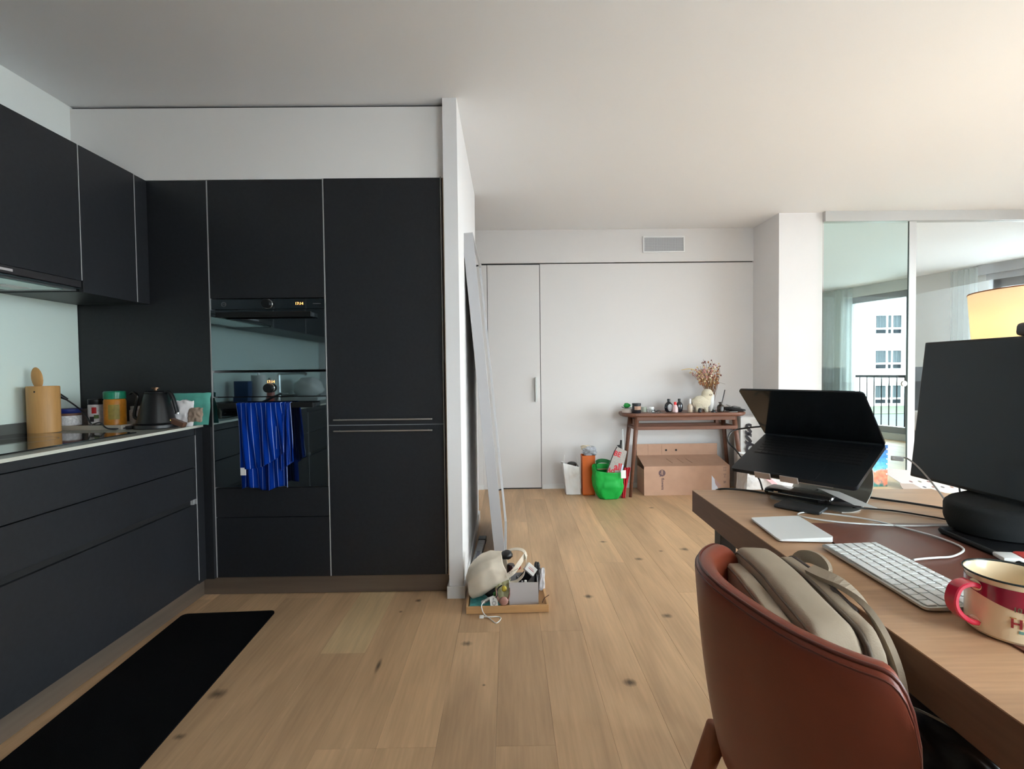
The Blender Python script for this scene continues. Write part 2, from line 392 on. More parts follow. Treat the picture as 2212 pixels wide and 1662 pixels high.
# main-room facade (right, outside the frame): three big windows
m_frame = mat('grey_window_frame', (.30, .30, .31), .5)
m_pane = pane_mat('window_pane', (.97, 1, 1), .05)
struct('wall_right', MB().box(XR, XR+.2, YB-.1, -.58, 0, H).box(XR, XR+.2, 3.3, 4.3, 0, H).box(XR, XR+.2, -.58, 3.3, 2.4, H).box(XR, XR+.2, -.58, 3.3, 0, .06), m_wall)
for i, (a, b) in enumerate(((-.58, .7), (.7, 2.0), (2.0, 3.3))):
    w = MB()
    w.box(XR+.05, XR+.12, a, a+.06, .06, 2.4).box(XR+.05, XR+.12, b-.06, b, .06, 2.4).box(XR+.05, XR+.12, a+.06, b-.06, 2.34, 2.4).box(XR+.05, XR+.12, a+.06, b-.06, .06, .12)
    wo = struct('window_%d' % (i+1), w, m_frame)
    bx(XR+.08, XR+.086, a+.06, b-.06, .12, 2.34).build('pane', m_pane, wo)

w = MB().box(1.2, 1.26, YB-.1, YB-.04, .6, 2.35).box(2.54, 2.6, YB-.1, YB-.04, .6, 2.35).box(1.26, 2.54, YB-.1, YB-.04, 2.29, 2.35).box(1.26, 2.54, YB-.1, YB-.04, .6, .66)  # unseen window added behind the camera to brighten the kitchen side
wo = struct('window_5', w, m_frame); bx(1.26, 2.54, YB-.073, YB-.067, .66, 2.29).build('pane', m_pane, wo)
# glass partition to the bedroom
m_alum = mat('partition_aluminium', (.56, .55, .54), .45, metal=.2)
m_pg = pane_mat('clear_partition_glass', (.99, 1, 1), .004); m_pg2 = pane_mat('greenish_sliding_glass', (.90, .975, .96), .004)
pt = struct('partition', MB().box(2.752, XR, 4.20, 4.27, 2.405, H).box(2.752, XR, 4.20, 4.27, 0, .012), m_alum)
bx(3.499, 3.561, 4.222, 4.240, .012, 2.405).build('post', m_alum, pt); bx(3.4965, 3.499, 4.226, 4.236, .012, 2.405).build('seal', m_blk, pt, label='dark rubber seal')
bx(3.561, XR, 4.226, 4.234, .012, 2.405).build('pane', m_pg, pt)
sd = struct('door_2', bx(2.752, 3.492, 4.214, 4.222, .012, 2.405), m_pg2)
MB().lathe([(.022, 0), (.026, .004), (.026, .012), (.020, .014), (.019, .008), (0, .008)], (3.452, 4.214, .995), 28, 'Y').build('door_handle', m_steel, sd, smooth='auto', label='round recessed finger pull')
bpy.data.objects['door_handle.001'].location.y = -.014

# bedroom: facade wall running obliquely
P0 = Vector((5.635, 8.682, 0)); D = Vector((.327, -.945, 0)).normalized(); Nn = Vector((.945, .327, 0)).normalized()
F = Matrix(((D.x, Nn.x, 0, P0.x), (D.y, Nn.y, 0, P0.y), (0, 0, 1, 0), (0, 0, 0, 1)))   # local x along facade, y outward
T0, T1 = .40, 1.40; U0, U1 = 2.37, 4.6
m_bed = mat('bedroom_wall_grey', (.62, .62, .60), .9); m_wains = mat('dark_blue_painted_dado', (.095, .105, .125), .8)
def facade(z0, z1, m, nm, segs):
    mb = MB(F)
    for a, b in segs: mb.box(a, b, 0, .28, z0, z1)
    return struct(nm, mb, m)
facade(1.14, 2.32, m_bed, 'wall_facade', ((-1.5, T0), (T1, U0), (U1, 4.9)))
facade(0, 1.14, m_wains, 'wall_facade_dado', ((-1.5, T0), (T1, U0), (U1, 4.9)))
facade(0, .35, m_wains, 'wall_facade_sill', ((U0, U1),))
facade(2.32, H, m_bed, 'wall_facade_top', ((-1.5, U0), (U1, 4.9)))
facade(0, .1, m_bed, 'trim_9', ((T0, T1),))
struct('trim_10', MB(F).box(U0-.1, 4.9, -.07, 0, 2.36, H).box(U0-.02, 4.9, -.02, 0, 2.28, 2.36), mat('blind_box', (.42, .42, .44), .5))
struct('trim_11', MB(F).box(U0, U1, .0, .28, 2.32, H), m_frame)
struct('wall_bedroom_left', bx(2.5, 2.6, 4.8, 9.3, 0, H), m_bed); struct('wall_bedroom_far', bx(2.5, 5.6, 9.2, 9.3, 0, H), m_bed)
struct('wall_bedroom_end', bx(XR, 7.6, 4.15, 4.25, 0, H), m_bed)
wd = struct('door_3', MB(F).box(T0, T0+.10, .05, .15, .1, 2.32).box(T1-.06, T1, .05, .15, .1, 2.32).box(T0, T1, .05, .15, 2.22, 2.32).box(T0, T1, .05, .15, .1, .2), m_frame)
MB(F).box(T0+.10, T1-.06, .10, .104, .2, 2.22).build('pane', m_pane, wd)
ww = struct('window_4', MB(F).box(U0, U0+.09, .08, .16, .35, 2.28).box(U1-.08, U1, .08, .16, .35, 2.28).box(U0, U1, .08, .16, 2.18, 2.32).box(U0, U1, .08, .16, .35, .43), m_frame)
MB(F).box(U0+.09, U1-.08, .12, .124, .43, 2.18).build('pane', m_pane, ww)
m_sheer = cloth_trans('sheer_white_curtain', (.74, .80, .78), .42)
def curtain(a, b, off, lab, amp=.03, fr=9):
    def fn(u, w):
        x = a+(b-a)*u; t = .5+.5*w
        return (x, -off+amp*math.sin(u*fr*2*PI+w)*t+.01*math.sin(u*31), 2.46-2.42*w)
    o = MB(F).grid(fn, 90, 8).build('curtain', m_sheer, None, smooth=True); tag(o, lab, 'curtain', 'bedroom curtains'); return o
curtain(-.5, .62, .10, 'sheer grey-white curtain beside the balcony door, left of the glass')
curtain(1.99, 2.30, .10, 'sheer cream curtain gathered left of the bedroom window behind the lamp', .035, 5)
# balcony railing outside the door
rl = thing('balcony_railing', 'dark metal balcony railing with thin bars outside the bedroom door', 'railing', (F @ Vector((1, .45, 0)))[:])
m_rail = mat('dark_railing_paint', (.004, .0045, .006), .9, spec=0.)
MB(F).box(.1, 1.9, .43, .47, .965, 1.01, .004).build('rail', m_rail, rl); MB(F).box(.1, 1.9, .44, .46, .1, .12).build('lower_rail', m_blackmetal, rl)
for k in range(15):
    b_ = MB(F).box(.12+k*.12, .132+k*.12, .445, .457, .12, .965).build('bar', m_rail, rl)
struct('trim_12', MB(F).box(.1, 1.9, .28, .5, -.1, .09), m_frame)
# bed
bd = thing('bed', 'bed with a pale base and white mattress seen through the glass', 'bed', (5.75, 5.75, 0))
bx(5.36, 6.25, 4.9, 6.45, 0, .30, .01).build('bed_frame', m_grey, bd); bx(5.34, 6.25, 4.88, 6.47, .30, .56, .05).build('mattress', mat('bed_linen', (.62, .58, .55), .95), bd, smooth='auto')
def pil(u, w):
    a = (u*2-1); b = (w*2-1)
    return (a, b)
tag(MB().ball((5.70, 6.08, .655), .35, .30, .095, 28, 14, .25, 12).build('pillow', mat('olive_green_pillow', srgb(150, 160, 110), .95), None, smooth=True), 'olive green pillow on the bed behind the glass partition', 'pillow')
tag(MB().ball((5.82, 5.50, .665), .30, .20, .10, 28, 14, .3, 9).build('pillow', mat('sage_pillow', srgb(165, 175, 130), .95), None, smooth=True), 'paler sage cushion in front of the olive pillow on the bed', 'pillow')

# outside: lawn, road, white apartment building across the street
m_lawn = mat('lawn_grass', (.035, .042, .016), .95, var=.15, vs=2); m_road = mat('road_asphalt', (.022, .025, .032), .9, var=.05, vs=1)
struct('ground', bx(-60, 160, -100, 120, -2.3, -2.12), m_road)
struct('bounce_ground', MB().box(7.7, 60, -40, 22, -2.119, -2.10).box(-40, 7.6, -40, -2.5, -2.119, -2.10), mat('pale_bounce_ground', (.42, .42, .42), .9, var=.05, vs=1))  # pale unseen ground added to bounce daylight up through the windows
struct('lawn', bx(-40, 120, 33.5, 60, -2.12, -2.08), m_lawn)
m_ren = mat('white_render', (.80, .82, .80), .9); m_cg = mat('dark_window_glass', (.007, .010, .013), .9, spec=0.); m_cur = mat('net_curtain_shade_colour', (.028, .036, .042), .9)  # curtain colour darkened to carry the dim shade of the rooms
bl = thing('apartment_building', 'white apartment block with stacked curtained windows across the street', 'building', (45, 44, -2.1))
W_ = MB(); xs = [30.4, 38.9, 47, 55.5, 64]; zs = [-1.95, .95, 3.85, 6.75, 9.65]
# façade as strips round real window openings
zc = -2.1
for z in zs:
    W_.box(24, 70, 40, 40.4, zc, z); zc = z+1.65
    xa = 24
    for x in xs: W_.box(xa, x, 40, 40.4, z, zc); xa = x+2.35
    W_.box(xa, 70, 40, 40.4, z, zc)
W_.box(24, 70, 40, 40.4, zc, 14); W_.box(24, 24.4, 40.4, 50, -2.1, 14); W_.box(24, 70, 40.4, 50, 13.9, 14.2)
W_.build('wall', m_ren, bl)
wf = None
for x in xs[:3]:
    for z in zs[:4]:
        if wf is None:
            mb = MB()
            for a, b, c, d in ((0, 2.35, 0, .08), (0, 2.35, 1.57, 1.65), (0, .08, 0, 1.65), (2.27, 2.35, 0, 1.65), (0, 2.35, .42, .56), (1.0, 1.1, 0, 1.65), (1.42, 1.52, 0, 1.65)): mb.box(a, b, -.04, .06, c, d)
            mb.box(-.1, 2.45, -.2, .0, -.1, 0)
            f0 = mb.build('window', m_white, bl, local=True)
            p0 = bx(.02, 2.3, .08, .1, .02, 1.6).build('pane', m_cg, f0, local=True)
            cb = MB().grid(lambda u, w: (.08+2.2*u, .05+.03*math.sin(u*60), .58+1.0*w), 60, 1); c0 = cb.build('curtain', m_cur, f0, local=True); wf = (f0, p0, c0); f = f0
        else:
            f = wf[0].copy(); C.objects.link(f)
            for q in wf[1:]: r = q.copy(); C.objects.link(r); r.parent = f
        f.location = (x-45, 40.1-44, z+2.1)
# ================================================================ KITCHEN
def carcass(t, x0, x1, y0, y1, z0, z1): return bx(x0, x1, y0, y1, z0, z1).build('body', m_lac, t)
# tall filler panel left of the ovens
tag(bx(XL+.002, -1.506, 2.482, 2.50, .10, 2.117, .0008).build('cabinet_panel', m_black, None), 'wide plain black panel in the corner behind the worktop, left of the ovens', 'panel')
# plinths
tag(MB().box(-1.585, -.315, 2.503, 2.52, .004, .096).build('plinth', m_plinth, None), 'bronze-brown metal plinth under the tall black cabinets', 'plinth')
tag(MB().box(-1.60, -1.583, -.64, 2.50, .004, .101).build('plinth', m_plinth, None), 'bronze-brown metal plinth along the foot of the left base cabinets', 'plinth')
# oven cabinet
t = thing('tall_cabinet', 'tall black oven cabinet, middle of the tall kitchen units', 'cabinet', (-1.21, 2.8, 0))
MB().box(-1.5055, -1.5005, 2.4795, 3.09, .10, 2.117).box(-.9235, -.9185, 2.4795, 3.09, .10, 2.122).box(-1.500, -.924, 3.05, 3.09, .10, 2.117).box(-1.5, -.924, 2.52, 3.05, 1.530, 1.536).box(-1.5, -.924, 2.52, 3.05, .552, .557).box(-1.5, -.924, 2.5, 3.05, .10, .11).build('body', m_lac, t)
bx(-1.4995, -.9245, 2.480, 2.499, 1.5262, 2.117, .0008).build('door', m_black, t)
bx(-1.4995, -.9245, 2.480, 2.499, .411, .559, .0008).build('drawer', m_black, t); bx(-1.4995, -.9245, 2.480, 2.499, .100, .407, .0008).build('drawer', m_black, t)
# fridge cabinet
t = thing('tall_cabinet', 'tall black fridge cabinet with two steel bar handles beside the white pier', 'cabinet', (-.62, 2.8, 0))
MB().box(-.9175, -.330, 2.489, 3.09, .10, 2.127).build('body', m_lac, t)
MB().box(-.3315, -.327, 2.4795, 2.6, .10, 2.127).build('edge_trim', m_lac, t)
for a, b, hz in ((.8775, 2.122, .905), (.100, .8735, .848)):
    dr = bx(-.9165, -.3325, 2.480, 2.4885, a, b, .0008).build('door', m_black, t)
    h = MB(); h.box(-.885, -.385, 2.452, 2.459, hz-.004, hz+.004, .0015)
    for x in (-.86, -.41): h.cyl((x, 2.459, hz), .003, .022, 12, 'Y')
    h.build('handle', m_steel, dr, label='slim steel bar handle')
m_pale = mat('pale_wood_edge', srgb(185, 160, 130), .6)
tag(MB().box(-.322, -.309, 2.492, 2.56, .09, 2.122).build('filler_strip', m_pale, None), 'narrow pale vertical filler strip between fridge cabinet and white pier', 'trim')

def oven(z0, zp, z1, hz, lab, cx=-1.075, cz=None, kz_=None):
    t = thing('oven', lab, 'oven', (-1.212, 2.8, z0))
    xa, xb = -1.4985, -.9255
    bx(xa+.01, xb-.01, 2.502, 3.0, z0+.004, z1-.002).build('body', m_blackmetal, t)
    cp = bx(xa, xb, 2.484, 2.50, zp+.003, z1-.002, .0006).build('control_panel', m_oven, t)
    dg = bx(xa, xb, 2.478, 2.50, z0+.004, zp-.001, .0006).build('door', m_oven, t)
    kz_ = kz_ or (zp+z1)/2; kn = MB().lathe([(.0235, 0), (.0235, -.006), (.0225, -.028), (.021, -.03), (0, -.03)], (-1.212, 2.484, kz_), 32, 'Y').build('knob', m_blackmetal, t, smooth='auto')
    MB().lathe([(.0245, 0), (.0245, -.004), (.0235, -.004)], (-1.212, 2.4838, kz_), 32, 'Y', caps=False).build('knob_ring', m_chrome, kn, smooth=True)
    h = MB(); h.box(-1.445, -.975, 2.428, 2.440, hz-.013, hz+.013, .002)
    for x in (-1.445, -.987): h.box(x, x+.012, 2.440, 2.478, hz-.010, hz+.010, .001)
    h.build('handle', m_blackmetal, t, label='wide flat black bar handle')
    em = m_amber
    text('17:14', .019, em, frame((cx, 2.4828, (cz or (zp+z1)/2-.005)), (1, 0, 0), (0, 0, 1)), cp, 'clock_display')
    return t
m_amber = mat('amber_display', (.9, .4, .1), .5, emit=(1, .42, .12), es=3.0)
m_faint = mat('faint_logo', (.12, .12, .13), .4)
o1 = oven(1.158, 1.468, 1.524, 1.438, 'upper built-in black glass oven with amber clock and free handle')
o2 = oven(.562, 1.025, 1.152, .985, 'lower built-in black glass oven with a blue towel on its handle', -1.228, 1.096, 1.070)
text('vita', .012, m_faint, frame((-1.00, 2.4828, 1.494), (1, 0, 0), (0, 0, 1)), o1, 'maker_mark') if False else None
rg = MB(); rg.lathe([(.009, 0), (.010, -.0006), (.012, -.0006), (.0125, 0)], (-1.435, 2.4838, 1.496), 24, 'Y', caps=False); rg.box(-1.439, -1.431, 2.4834, 2.4838, 1.4945, 1.4965)
rg.build('logo', m_faint, o1); bx(-.985, -.945, 2.4834, 2.4838, 1.4945, 1.4975).build('maker_mark', m_faint, o1)
# kitchen towel, two layers over the handle bar
m_tow = stripes('blue_towel_white_stripes', srgb(0, 44, 132), srgb(150, 170, 215), 9, .055)
m_tow2 = stripes('blue_towel_white_stripes_back', srgb(0, 40, 122), srgb(140, 160, 210), 11, .05)
tw = thing('kitchen_towel', 'blue striped kitchen towel hanging over the lower oven handle', 'towel', (-1.21, 2.43, .56))
def lay(x0, x1, zb, yo, ph, spread, skew=0.):
    def fn(u, w):
        over = .07
        s = w*(1+over)-over
        x = x0+(x1-x0)*u; z = .9995-(.9995-zb(u))*max(s, 0)
        x += skew*max(s, 0)+spread*(u-.5)*max(s, 0)
        fold = (.010*math.sin(u*13+ph+2*s)+.006*math.sin(u*31+ph*2-3*s))*min(1, max(s, 0)*3)
        if s < 0: return (x, 2.424+(-s)/over*.022, .9995+.0015)
        return (x, yo+fold-.01*max(s, 0), z)
    return fn
MB().grid(lay(-1.345, -1.11, lambda u: .572+.01*math.sin(u*9), 2.419, .3, -.01, .012), 60, 40).build('long_layer', m_tow2, tw, smooth=True, mods=None)
MB().grid(lay(-1.342, -1.125, lambda u: .69-.035*math.sin(u*3+.3)+.06*u, 2.404, 1.2, .0, .02), 60, 30).build('short_layer', m_tow, tw, smooth=True)
MB().grid(lay(-1.13, -1.085, lambda u: .66+.05*u, 2.420, 2.2, .02, .01), 14, 24).build('folded_edge', m_tow2, tw, smooth=True)
MB().box(-1.318, -1.292, 2.385, 2.388, .645, .682).build('care_tag', m_paper, tw, label='small white care label')
for o in tw.children:
    if o.name != 'care_tag':
        s = o.modifiers.new('thick', 'SOLIDIFY'); s.thickness = .003

# base units along the left wall
def base_unit(y0, y1, lab, group=None):
    t = thing('base_cabinet', lab, 'cabinet', (-1.85, (y0+y1)/2, 0))
    MB().box(-2.165, -1.568, y0, y1, .101, .875).build('body', m_black, t)
    bx(-1.567, -1.5445, y1-.0045, y1-.0005, .12, .843).build('edge_trim', m_lac, t)
    bx(-1.562, -1.550, y0+.001, y1-.001, .846, .876).build('top_rail', m_black, t)
    for a, b in ((.688, .843), (.530, .684), (.106, .503)):
        bx(-1.5655, -1.545, y0+.0015, y1-.006, a, b, .0008).build('drawer', m_black, t)
    bx(-1.566, -1.560, y0+.002, y1-.03, .503, .530).build('grip_recess', m_dark, t)
    bx(-1.5655, -1.545, y1-.03, y1-.022, .505, .530).build('recess_cap', m_lac, t)
    return t
base_unit(1.205, 2.405, 'long black drawer cabinet under the hob with a dark grip groove')
base_unit(.005, 1.200, 'black drawer cabinet behind the camera seen only in the oven glass')
base_unit(-.645, .0, 'last black base cabinet by the back wall, out of frame')
tag(MB().box(-1.5655, -1.548, 2.407, 2.481, .10, .876, .0008).box(-1.549, -1.507, 2.463, 2.481, .10, .876).build('corner_filler', m_black, None), 'black corner filler between the drawers and the tall units', 'panel')
wt = thing('worktop', 'long greige stone worktop with upstand on the left base cabinets', 'worktop', (-1.86, .9, .877))
MB().box(XL+.003, -1.556, YB+.002, 2.480, .8775, .8885, .0008).build('slab', m_wtop, wt); bx(-1.5558, -1.553, YB+.002, 2.480, .877, .889).build('front_edge', m_wedge, wt)
bx(XL+.003, XL+.015, YB+.002, 2.480, .889, .936, .0008).build('upstand', mat('grey_stone_upstand', (.12, .125, .115), .4), wt)
tag(bx(XL+.003, XL+.008, YB+.004, 2.479, .937, 1.505).build('splashback', m_mint, None), 'pale mint glass splashback between worktop and wall cupboards', 'splashback')
# hob
hb = thing('hob', 'glossy black ceramic hob set in the worktop by the utensil holder', 'hob', (-1.89, 1.7, .889))
bx(-2.150, -1.63, 1.245, 2.138, .889, .8935, .001).build('glass', m_hob, hb)
mz = mat('hob_marking', (.10, .10, .10), .3)
for (x, y, r) in ((-1.90, 1.9, .11), (-1.90, 1.48, .10)): MB().lathe([(r, 0), (r, .0002), (r+.003, .0002), (r+.003, 0)], (x, y, .8935), 48, caps=False).build('cooking_zone', mz, hb)
# wall cupboards
def upper(y0, y1, z0, lab):
    t = thing('wall_cabinet', lab, 'cabinet', (-1.98, (y0+y1)/2, z0))
    bx(XL+.004, -1.822, y0+.001, y1-.001, z0, 2.115).build('body', m_black, t)
    bx(-1.8195, -1.7995, y1-.005, y1-.001, z0, 2.115).build('edge_trim', m_lac, t)
    dr = bx(-1.819, -1.800, y0+.001, y1-.006, z0-.002, 2.117, .0008).build('door', m_black, t); return t
upper(2.092, 2.398, 1.500, 'narrow black wall cupboard right of the extractor hood')
tag(bx(XL+.004, -1.803, 2.399, 2.480, 1.500, 2.117, .0008).build('corner_filler', m_black, None), 'slim black filler at the right end of the wall cupboards', 'panel')
upper(1.190, 2.090, 1.547, 'wide black wall cupboard above the extractor hood, top left of the frame')
upper(.590, 1.188, 1.500, 'black wall cupboard nearer the camera, outside the frame'); upper(-.01, .588, 1.500, 'second black wall cupboard outside the frame towards the back'); upper(-.645, -.012, 1.500, 'last black wall cupboard by the back wall')
hd = thing('range_hood', 'slim extractor hood under the wide wall cupboard with glass visor and white strip', 'hood', (-1.98, 1.64, 1.50))
MB().box(XL+.01, -1.825, 1.195, 2.086, 1.503, 1.545).build('body', mat('hood_grey', (.11, .11, .11), .4, metal=.3), hd)
bx(-1.823, -1.803, 1.195, 2.086, 1.516, 1.544, .001).build('front_panel', mat('hood_front', (.02, .018, .02), .45), hd)
bx(-1.824, -1.800, 1.195, 2.086, 1.508, 1.512).build('visor_glass', m_oven, hd)
bx(-2.06, -1.83, 1.25, 2.03, 1.4995, 1.5030).build('filter_panel', mat('hood_filter_satin', (.30, .42, .38), .12, metal=.85), hd)
bx(-1.8032, -1.8022, 1.40, 1.80, 1.525, 1.534).build('light_strip', mat('hood_white_label', (.5, .47, .48), .4), hd)
MB().box(-1.99, -1.93, 1.90, 2.00, 1.4985, 1.4996).build('lamp_lens', m_white, hd)

# ---- things on the worktop
Z = .8895
m_bamb = oak('bamboo', srgb(200, 150, 92), per_obj=False, axis='Z', contrast=.10, rough=.45, gs=2.5)
t = thing('utensil_holder', 'tall bamboo utensil holder standing behind the hob', 'utensil holder', (-2.088, 2.20, Z))
MB().lathe([(.054, 0), (.057, .003), (.057, .205), (.055, .209), (.052, .209), (.051, .205), (.051, .012), (0, .012)], (-2.088, 2.20, Z), 40).build('holder', m_bamb, t, smooth='auto')
MB().lathe([(.004, 0), (.004, .001), (0, .001)], (-2.075, 2.1441, Z+.185), 12, 'Y').build('hole', m_dark, t)
t = thing('wooden_spoon', 'wooden spoon standing upright in the bamboo holder', 'spoon', (-2.10, 2.20, Z+.02))
MB().tube([(-2.08, 2.21, Z+.02), (-2.10, 2.20, Z+.19)], .006, 10, smooth=False).build('handle', m_bamb, t, smooth=True)
MB(frame((-2.113, 2.20, Z+.245), (1, .1, .15), (-.15, 0, 1))).ball((0, 0, 0), .024, .05, .007, 20, 12).build('bowl', m_bamb, t, smooth=True)
t = thing('serving_tray', 'long low cream tray under the jars on the worktop', 'tray', (-1.97, 2.36, Z))
m_tray = mat('cream_tray', (.42, .38, .32), .5)
MB().box(-2.155, -1.80, 2.27, 2.455, Z, Z+.004).build('base', m_tray, t); r = MB()
r.box(-2.155, -1.80, 2.27, 2.276, Z+.004, Z+.022, .002).box(-2.155, -1.80, 2.449, 2.455, Z+.004, Z+.022, .002).box(-2.155, -2.149, 2.276, 2.449, Z+.004, Z+.022, .002).box(-1.806, -1.80, 2.276, 2.449, Z+.004, Z+.022, .002)
r.build('rim', m_tray, t)
ZT = Z+.0045
def jar(nm, lab, cat, x, y, prof, m, parts=(), z=ZT, n=32):
    t = thing(nm, lab, cat, (x, y, z)); MB().lathe(prof, (x, y, z), n).build('body', m, t, smooth='auto')
    for (pn, pr, pm) in parts: MB().lathe(pr, (x, y, z), n).build(pn, pm, t, smooth='auto')
    return t
m_lbl = mat('white_printed_label', (.80, .78, .78), .6, var=.25, vs=90); m_blue = mat('blue_lid', srgb(28, 45, 120), .4); m_red = mat('red_plastic', srgb(200, 30, 35), .4)
t = jar('plastic_tub', 'short round tub with dark blue lid beside the bamboo holder', 'jar', -2.122, 2.365, [(.042, 0), (.044, .003), (.044, .066), (.042, .07), (0, .07)], mat('tub_brown', srgb(120, 85, 70), .4), (('label', [(.0446, .012), (.0446, .058)], m_lbl), ('lid', [(.045, .0702), (.046, .072), (.046, .09), (.044, .092), (0, .092)], m_blue)))
bx(-2.172, -2.158, 2.35, 2.358, ZT+.07, ZT+.082, .002).build('pull_tab', m_red, t)
m_spl = mat('white_label_with_print', (.82, .78, .78), .5, var=.2, vs=60)
t = jar('tin', 'small round patterned tin behind the black-capped shaker', 'tin', -2.088, 2.435, [(.033, 0), (.034, .002), (.034, .082), (.032, .085), (0, .085)], mat('floral_tin', srgb(85, 75, 70), .5, var=.6, vs=50))
t = jar('spice_shaker', 'white spice shaker with black cap between tin and orange jar', 'shaker', -2.025, 2.405, [(.032, 0), (.034, .003), (.034, .105), (.032, .108), (0, .108)], m_spl, (('cap', [(.033, .1082), (.034, .11), (.034, .132), (.031, .135), (0, .135)], m_blk), ('base_band', [(.0344, 0.002), (.0344, .012)], m_blk)))
for (a, z0, z1, m) in ((-1.45, .065, .095, m_red), (-1.2, .04, .058, mat('green_print', srgb(95, 120, 60), .6)), (-1.75, .025, .05, m_ink)):
    MB().grid(lambda u, w: (-2.025+.0347*math.cos(a+.55*u), 2.405+.0347*math.sin(a+.55*u), ZT+z0+(z1-z0)*w), 8, 1).build('print', m, t)
t = jar('storage_jar', 'tall orange jar with green screw lid on the worktop tray', 'jar', -1.895, 2.355, [(.041, 0), (.044, .004), (.044, .128), (.040, .136), (0, .136)], mat('orange_spice_fill', srgb(190, 120, 30), .35, var=.12, vs=70), (('lid', [(.042, .1362), (.044, .138), (.044, .168), (.040, .173), (0, .173)], mat('green_lid', srgb(25, 125, 95), .3)),))
MB().grid(lambda u, w: (-1.895+.0446*math.cos(-1.5+1.0*u), 2.355+.0446*math.sin(-1.5+1.0*u), ZT+.04+.07*w), 10, 1).build('label', mat('olive_label', srgb(150, 130, 60), .6, var=.2, vs=50), t)
t = jar('pill_bottle', 'small white bottle half hidden behind the black kettle', 'bottle', -1.855, 2.43, [(.022, 0), (.024, .002), (.024, .075), (.018, .08), (0, .08)], m_spl, (('cap', [(.020, .0802), (.020, .095), (0, .095)], m_wpl),))
t = jar('glass_bottle', 'clear glass jar against the splashback behind the bamboo holder', 'jar', -2.135, 2.27, [(.028, 0), (.030, .004), (.030, .10), (.018, .125), (.018, .14), (.016, .14), (.016, .125), (.027, .098), (.027, .006), (0, .006)], m_glassv, z=ZT)
# kettle on its base
kx, ky = -1.695, 2.352
t = thing('kettle_stand', 'round black power base under the kettle', 'kettle base', (kx, ky, Z))
MB().lathe([(.088, 0), (.09, .003), (.088, .016), (.075, .022), (0, .022)], (kx, ky, Z), 40).build('base', m_blk, t, smooth='auto'); bx(kx-.13, kx-.075, ky-.06, ky-.02, Z, Z+.014, .004).build('cord_outlet', m_blk, t)
m_ket = mat('black_kettle_enamel', (.006, .006, .007), .33, spec=.35)
t = thing('kettle', 'matt black gooseneck kettle standing on its power base', 'kettle', (kx, ky, Z+.0225))
kz = Z+.0225
MB().lathe([(.078, 0), (.080, .004), (.078, .012), (.066, .07), (.052, .125), (.047, .140), (.044, .143), (0, .143)], (kx, ky, kz), 40).build('body', m_ket, t, smooth='auto')
MB().lathe([(.045, .1435), (.044, .149), (.03, .155), (0, .157)], (kx, ky, kz), 36).build('lid', m_ket, t, smooth=True)
MB().lathe([(.008, .157), (.008, .164), (.017, .166), (.017, .171), (0, .172)], (kx, ky, kz), 24).build('lid_knob', mat('dark_copper', (.16, .09, .055), .3, metal=1), t, smooth='auto')
MB().tube([(kx-.060, ky, kz+.02), (kx-.105, ky, kz+.03), (kx-.095, ky, kz+.09), (kx-.088, ky, kz+.13), (kx-.108, ky, kz+.148), (kx-.125, ky, kz+.140)], lambda s: .009-.004*s, 10).build('spout', m_ket, t, smooth=True)
MB().tube([(kx+.035, ky-.0, kz+.138), (kx+.06, ky-.0, kz+.150), (kx+.080, ky-.0, kz+.125), (kx+.096, ky-.0, kz+.065), (kx+.100, ky, kz+.050)], .011, 10, flat=(1, .7)).build('handle', m_ket, t, smooth=True)
MB().lathe([(.011, 0), (.011, .006), (0, .006)], (kx+.100, ky, kz+.043), 16).build('handle_tip', m_chrome, t, smooth='auto')
# plug and cable
sk = struct('power_socket', bx(XL+.0085, XL+.012, 2.225, 2.30, 1.02, 1.10, .002), m_wpl)
del sk['kind']; tag(sk, 'white wall socket on the splashback behind the black plug', 'socket')
t = thing('power_cable', 'black plug and cable running from the splashback to the kettle base', 'cable', (-2.12, 2.26, 1.05))
MB().tube([(-2.162, 2.262, 1.068), (-2.132, 2.268, 1.068), (-2.108, 2.285, 1.058), (-2.085, 2.315, 1.032)], lambda s: .02 if s < .55 else .02-.028*(s-.55), 12, flat=(1, .8)).build('plug', m_blk, t, smooth=True)
MB().tube([(-2.090, 2.308, 1.036), (-2.05, 2.325, .995), (-2.0, 2.315, .955), (-1.965, 2.29, .93), (-1.93, 2.265, .915), (-1.91, 2.25, .92), (-1.88, 2.25, .925), (-1.85, 2.255, .898), (-1.80, 2.285, Z+.006), (kx-.12, ky-.04, Z+.008)], .0035, 8).build('cord', m_blk, t, smooth=True)
# teal packet, crumpled paper, small box
m_teal = mat('teal_plastic_packet', srgb(90, 170, 155), .4, var=.15, vs=12, bump=.3, bs=30, bd=.004)
def packet(x0, x1, z0, z1, y, th, lean, seed):
    def fn(u, w):
        r = .5+.5*w; e = min(u, 1-u, .12)/.12; x = x0+(x1-x0)*u
        return x, z0+(z1-z0)*w
    mb = MB()
    for sgn in (-1, 1):
        mb.grid(lambda u, w: (x0+(x1-x0)*u+.006*noise.noise(Vector((u*3, w*3, seed))), y+lean*w+sgn*th*.5*math.sin(PI*u)**.4*math.sin(PI*(.12+.76*w))**.5+.006*noise.noise(Vector((u*5, w*5, seed+3))), z0+(z1-z0)*w+.008*noise.noise(Vector((u*4, 2, seed)))), 20, 16)
    return mb
tag(packet(-1.70, -1.498, Z+.001, Z+.160, 2.435, .02, .03, 1.).build('food_packet', m_teal, None, smooth=True), 'teal plastic packet leaning on the black corner panel', 'packet')
m_crp = mat('white_crumpled_paper', (.80, .77, .78), .8, bump=.3, bs=60, bd=.004)
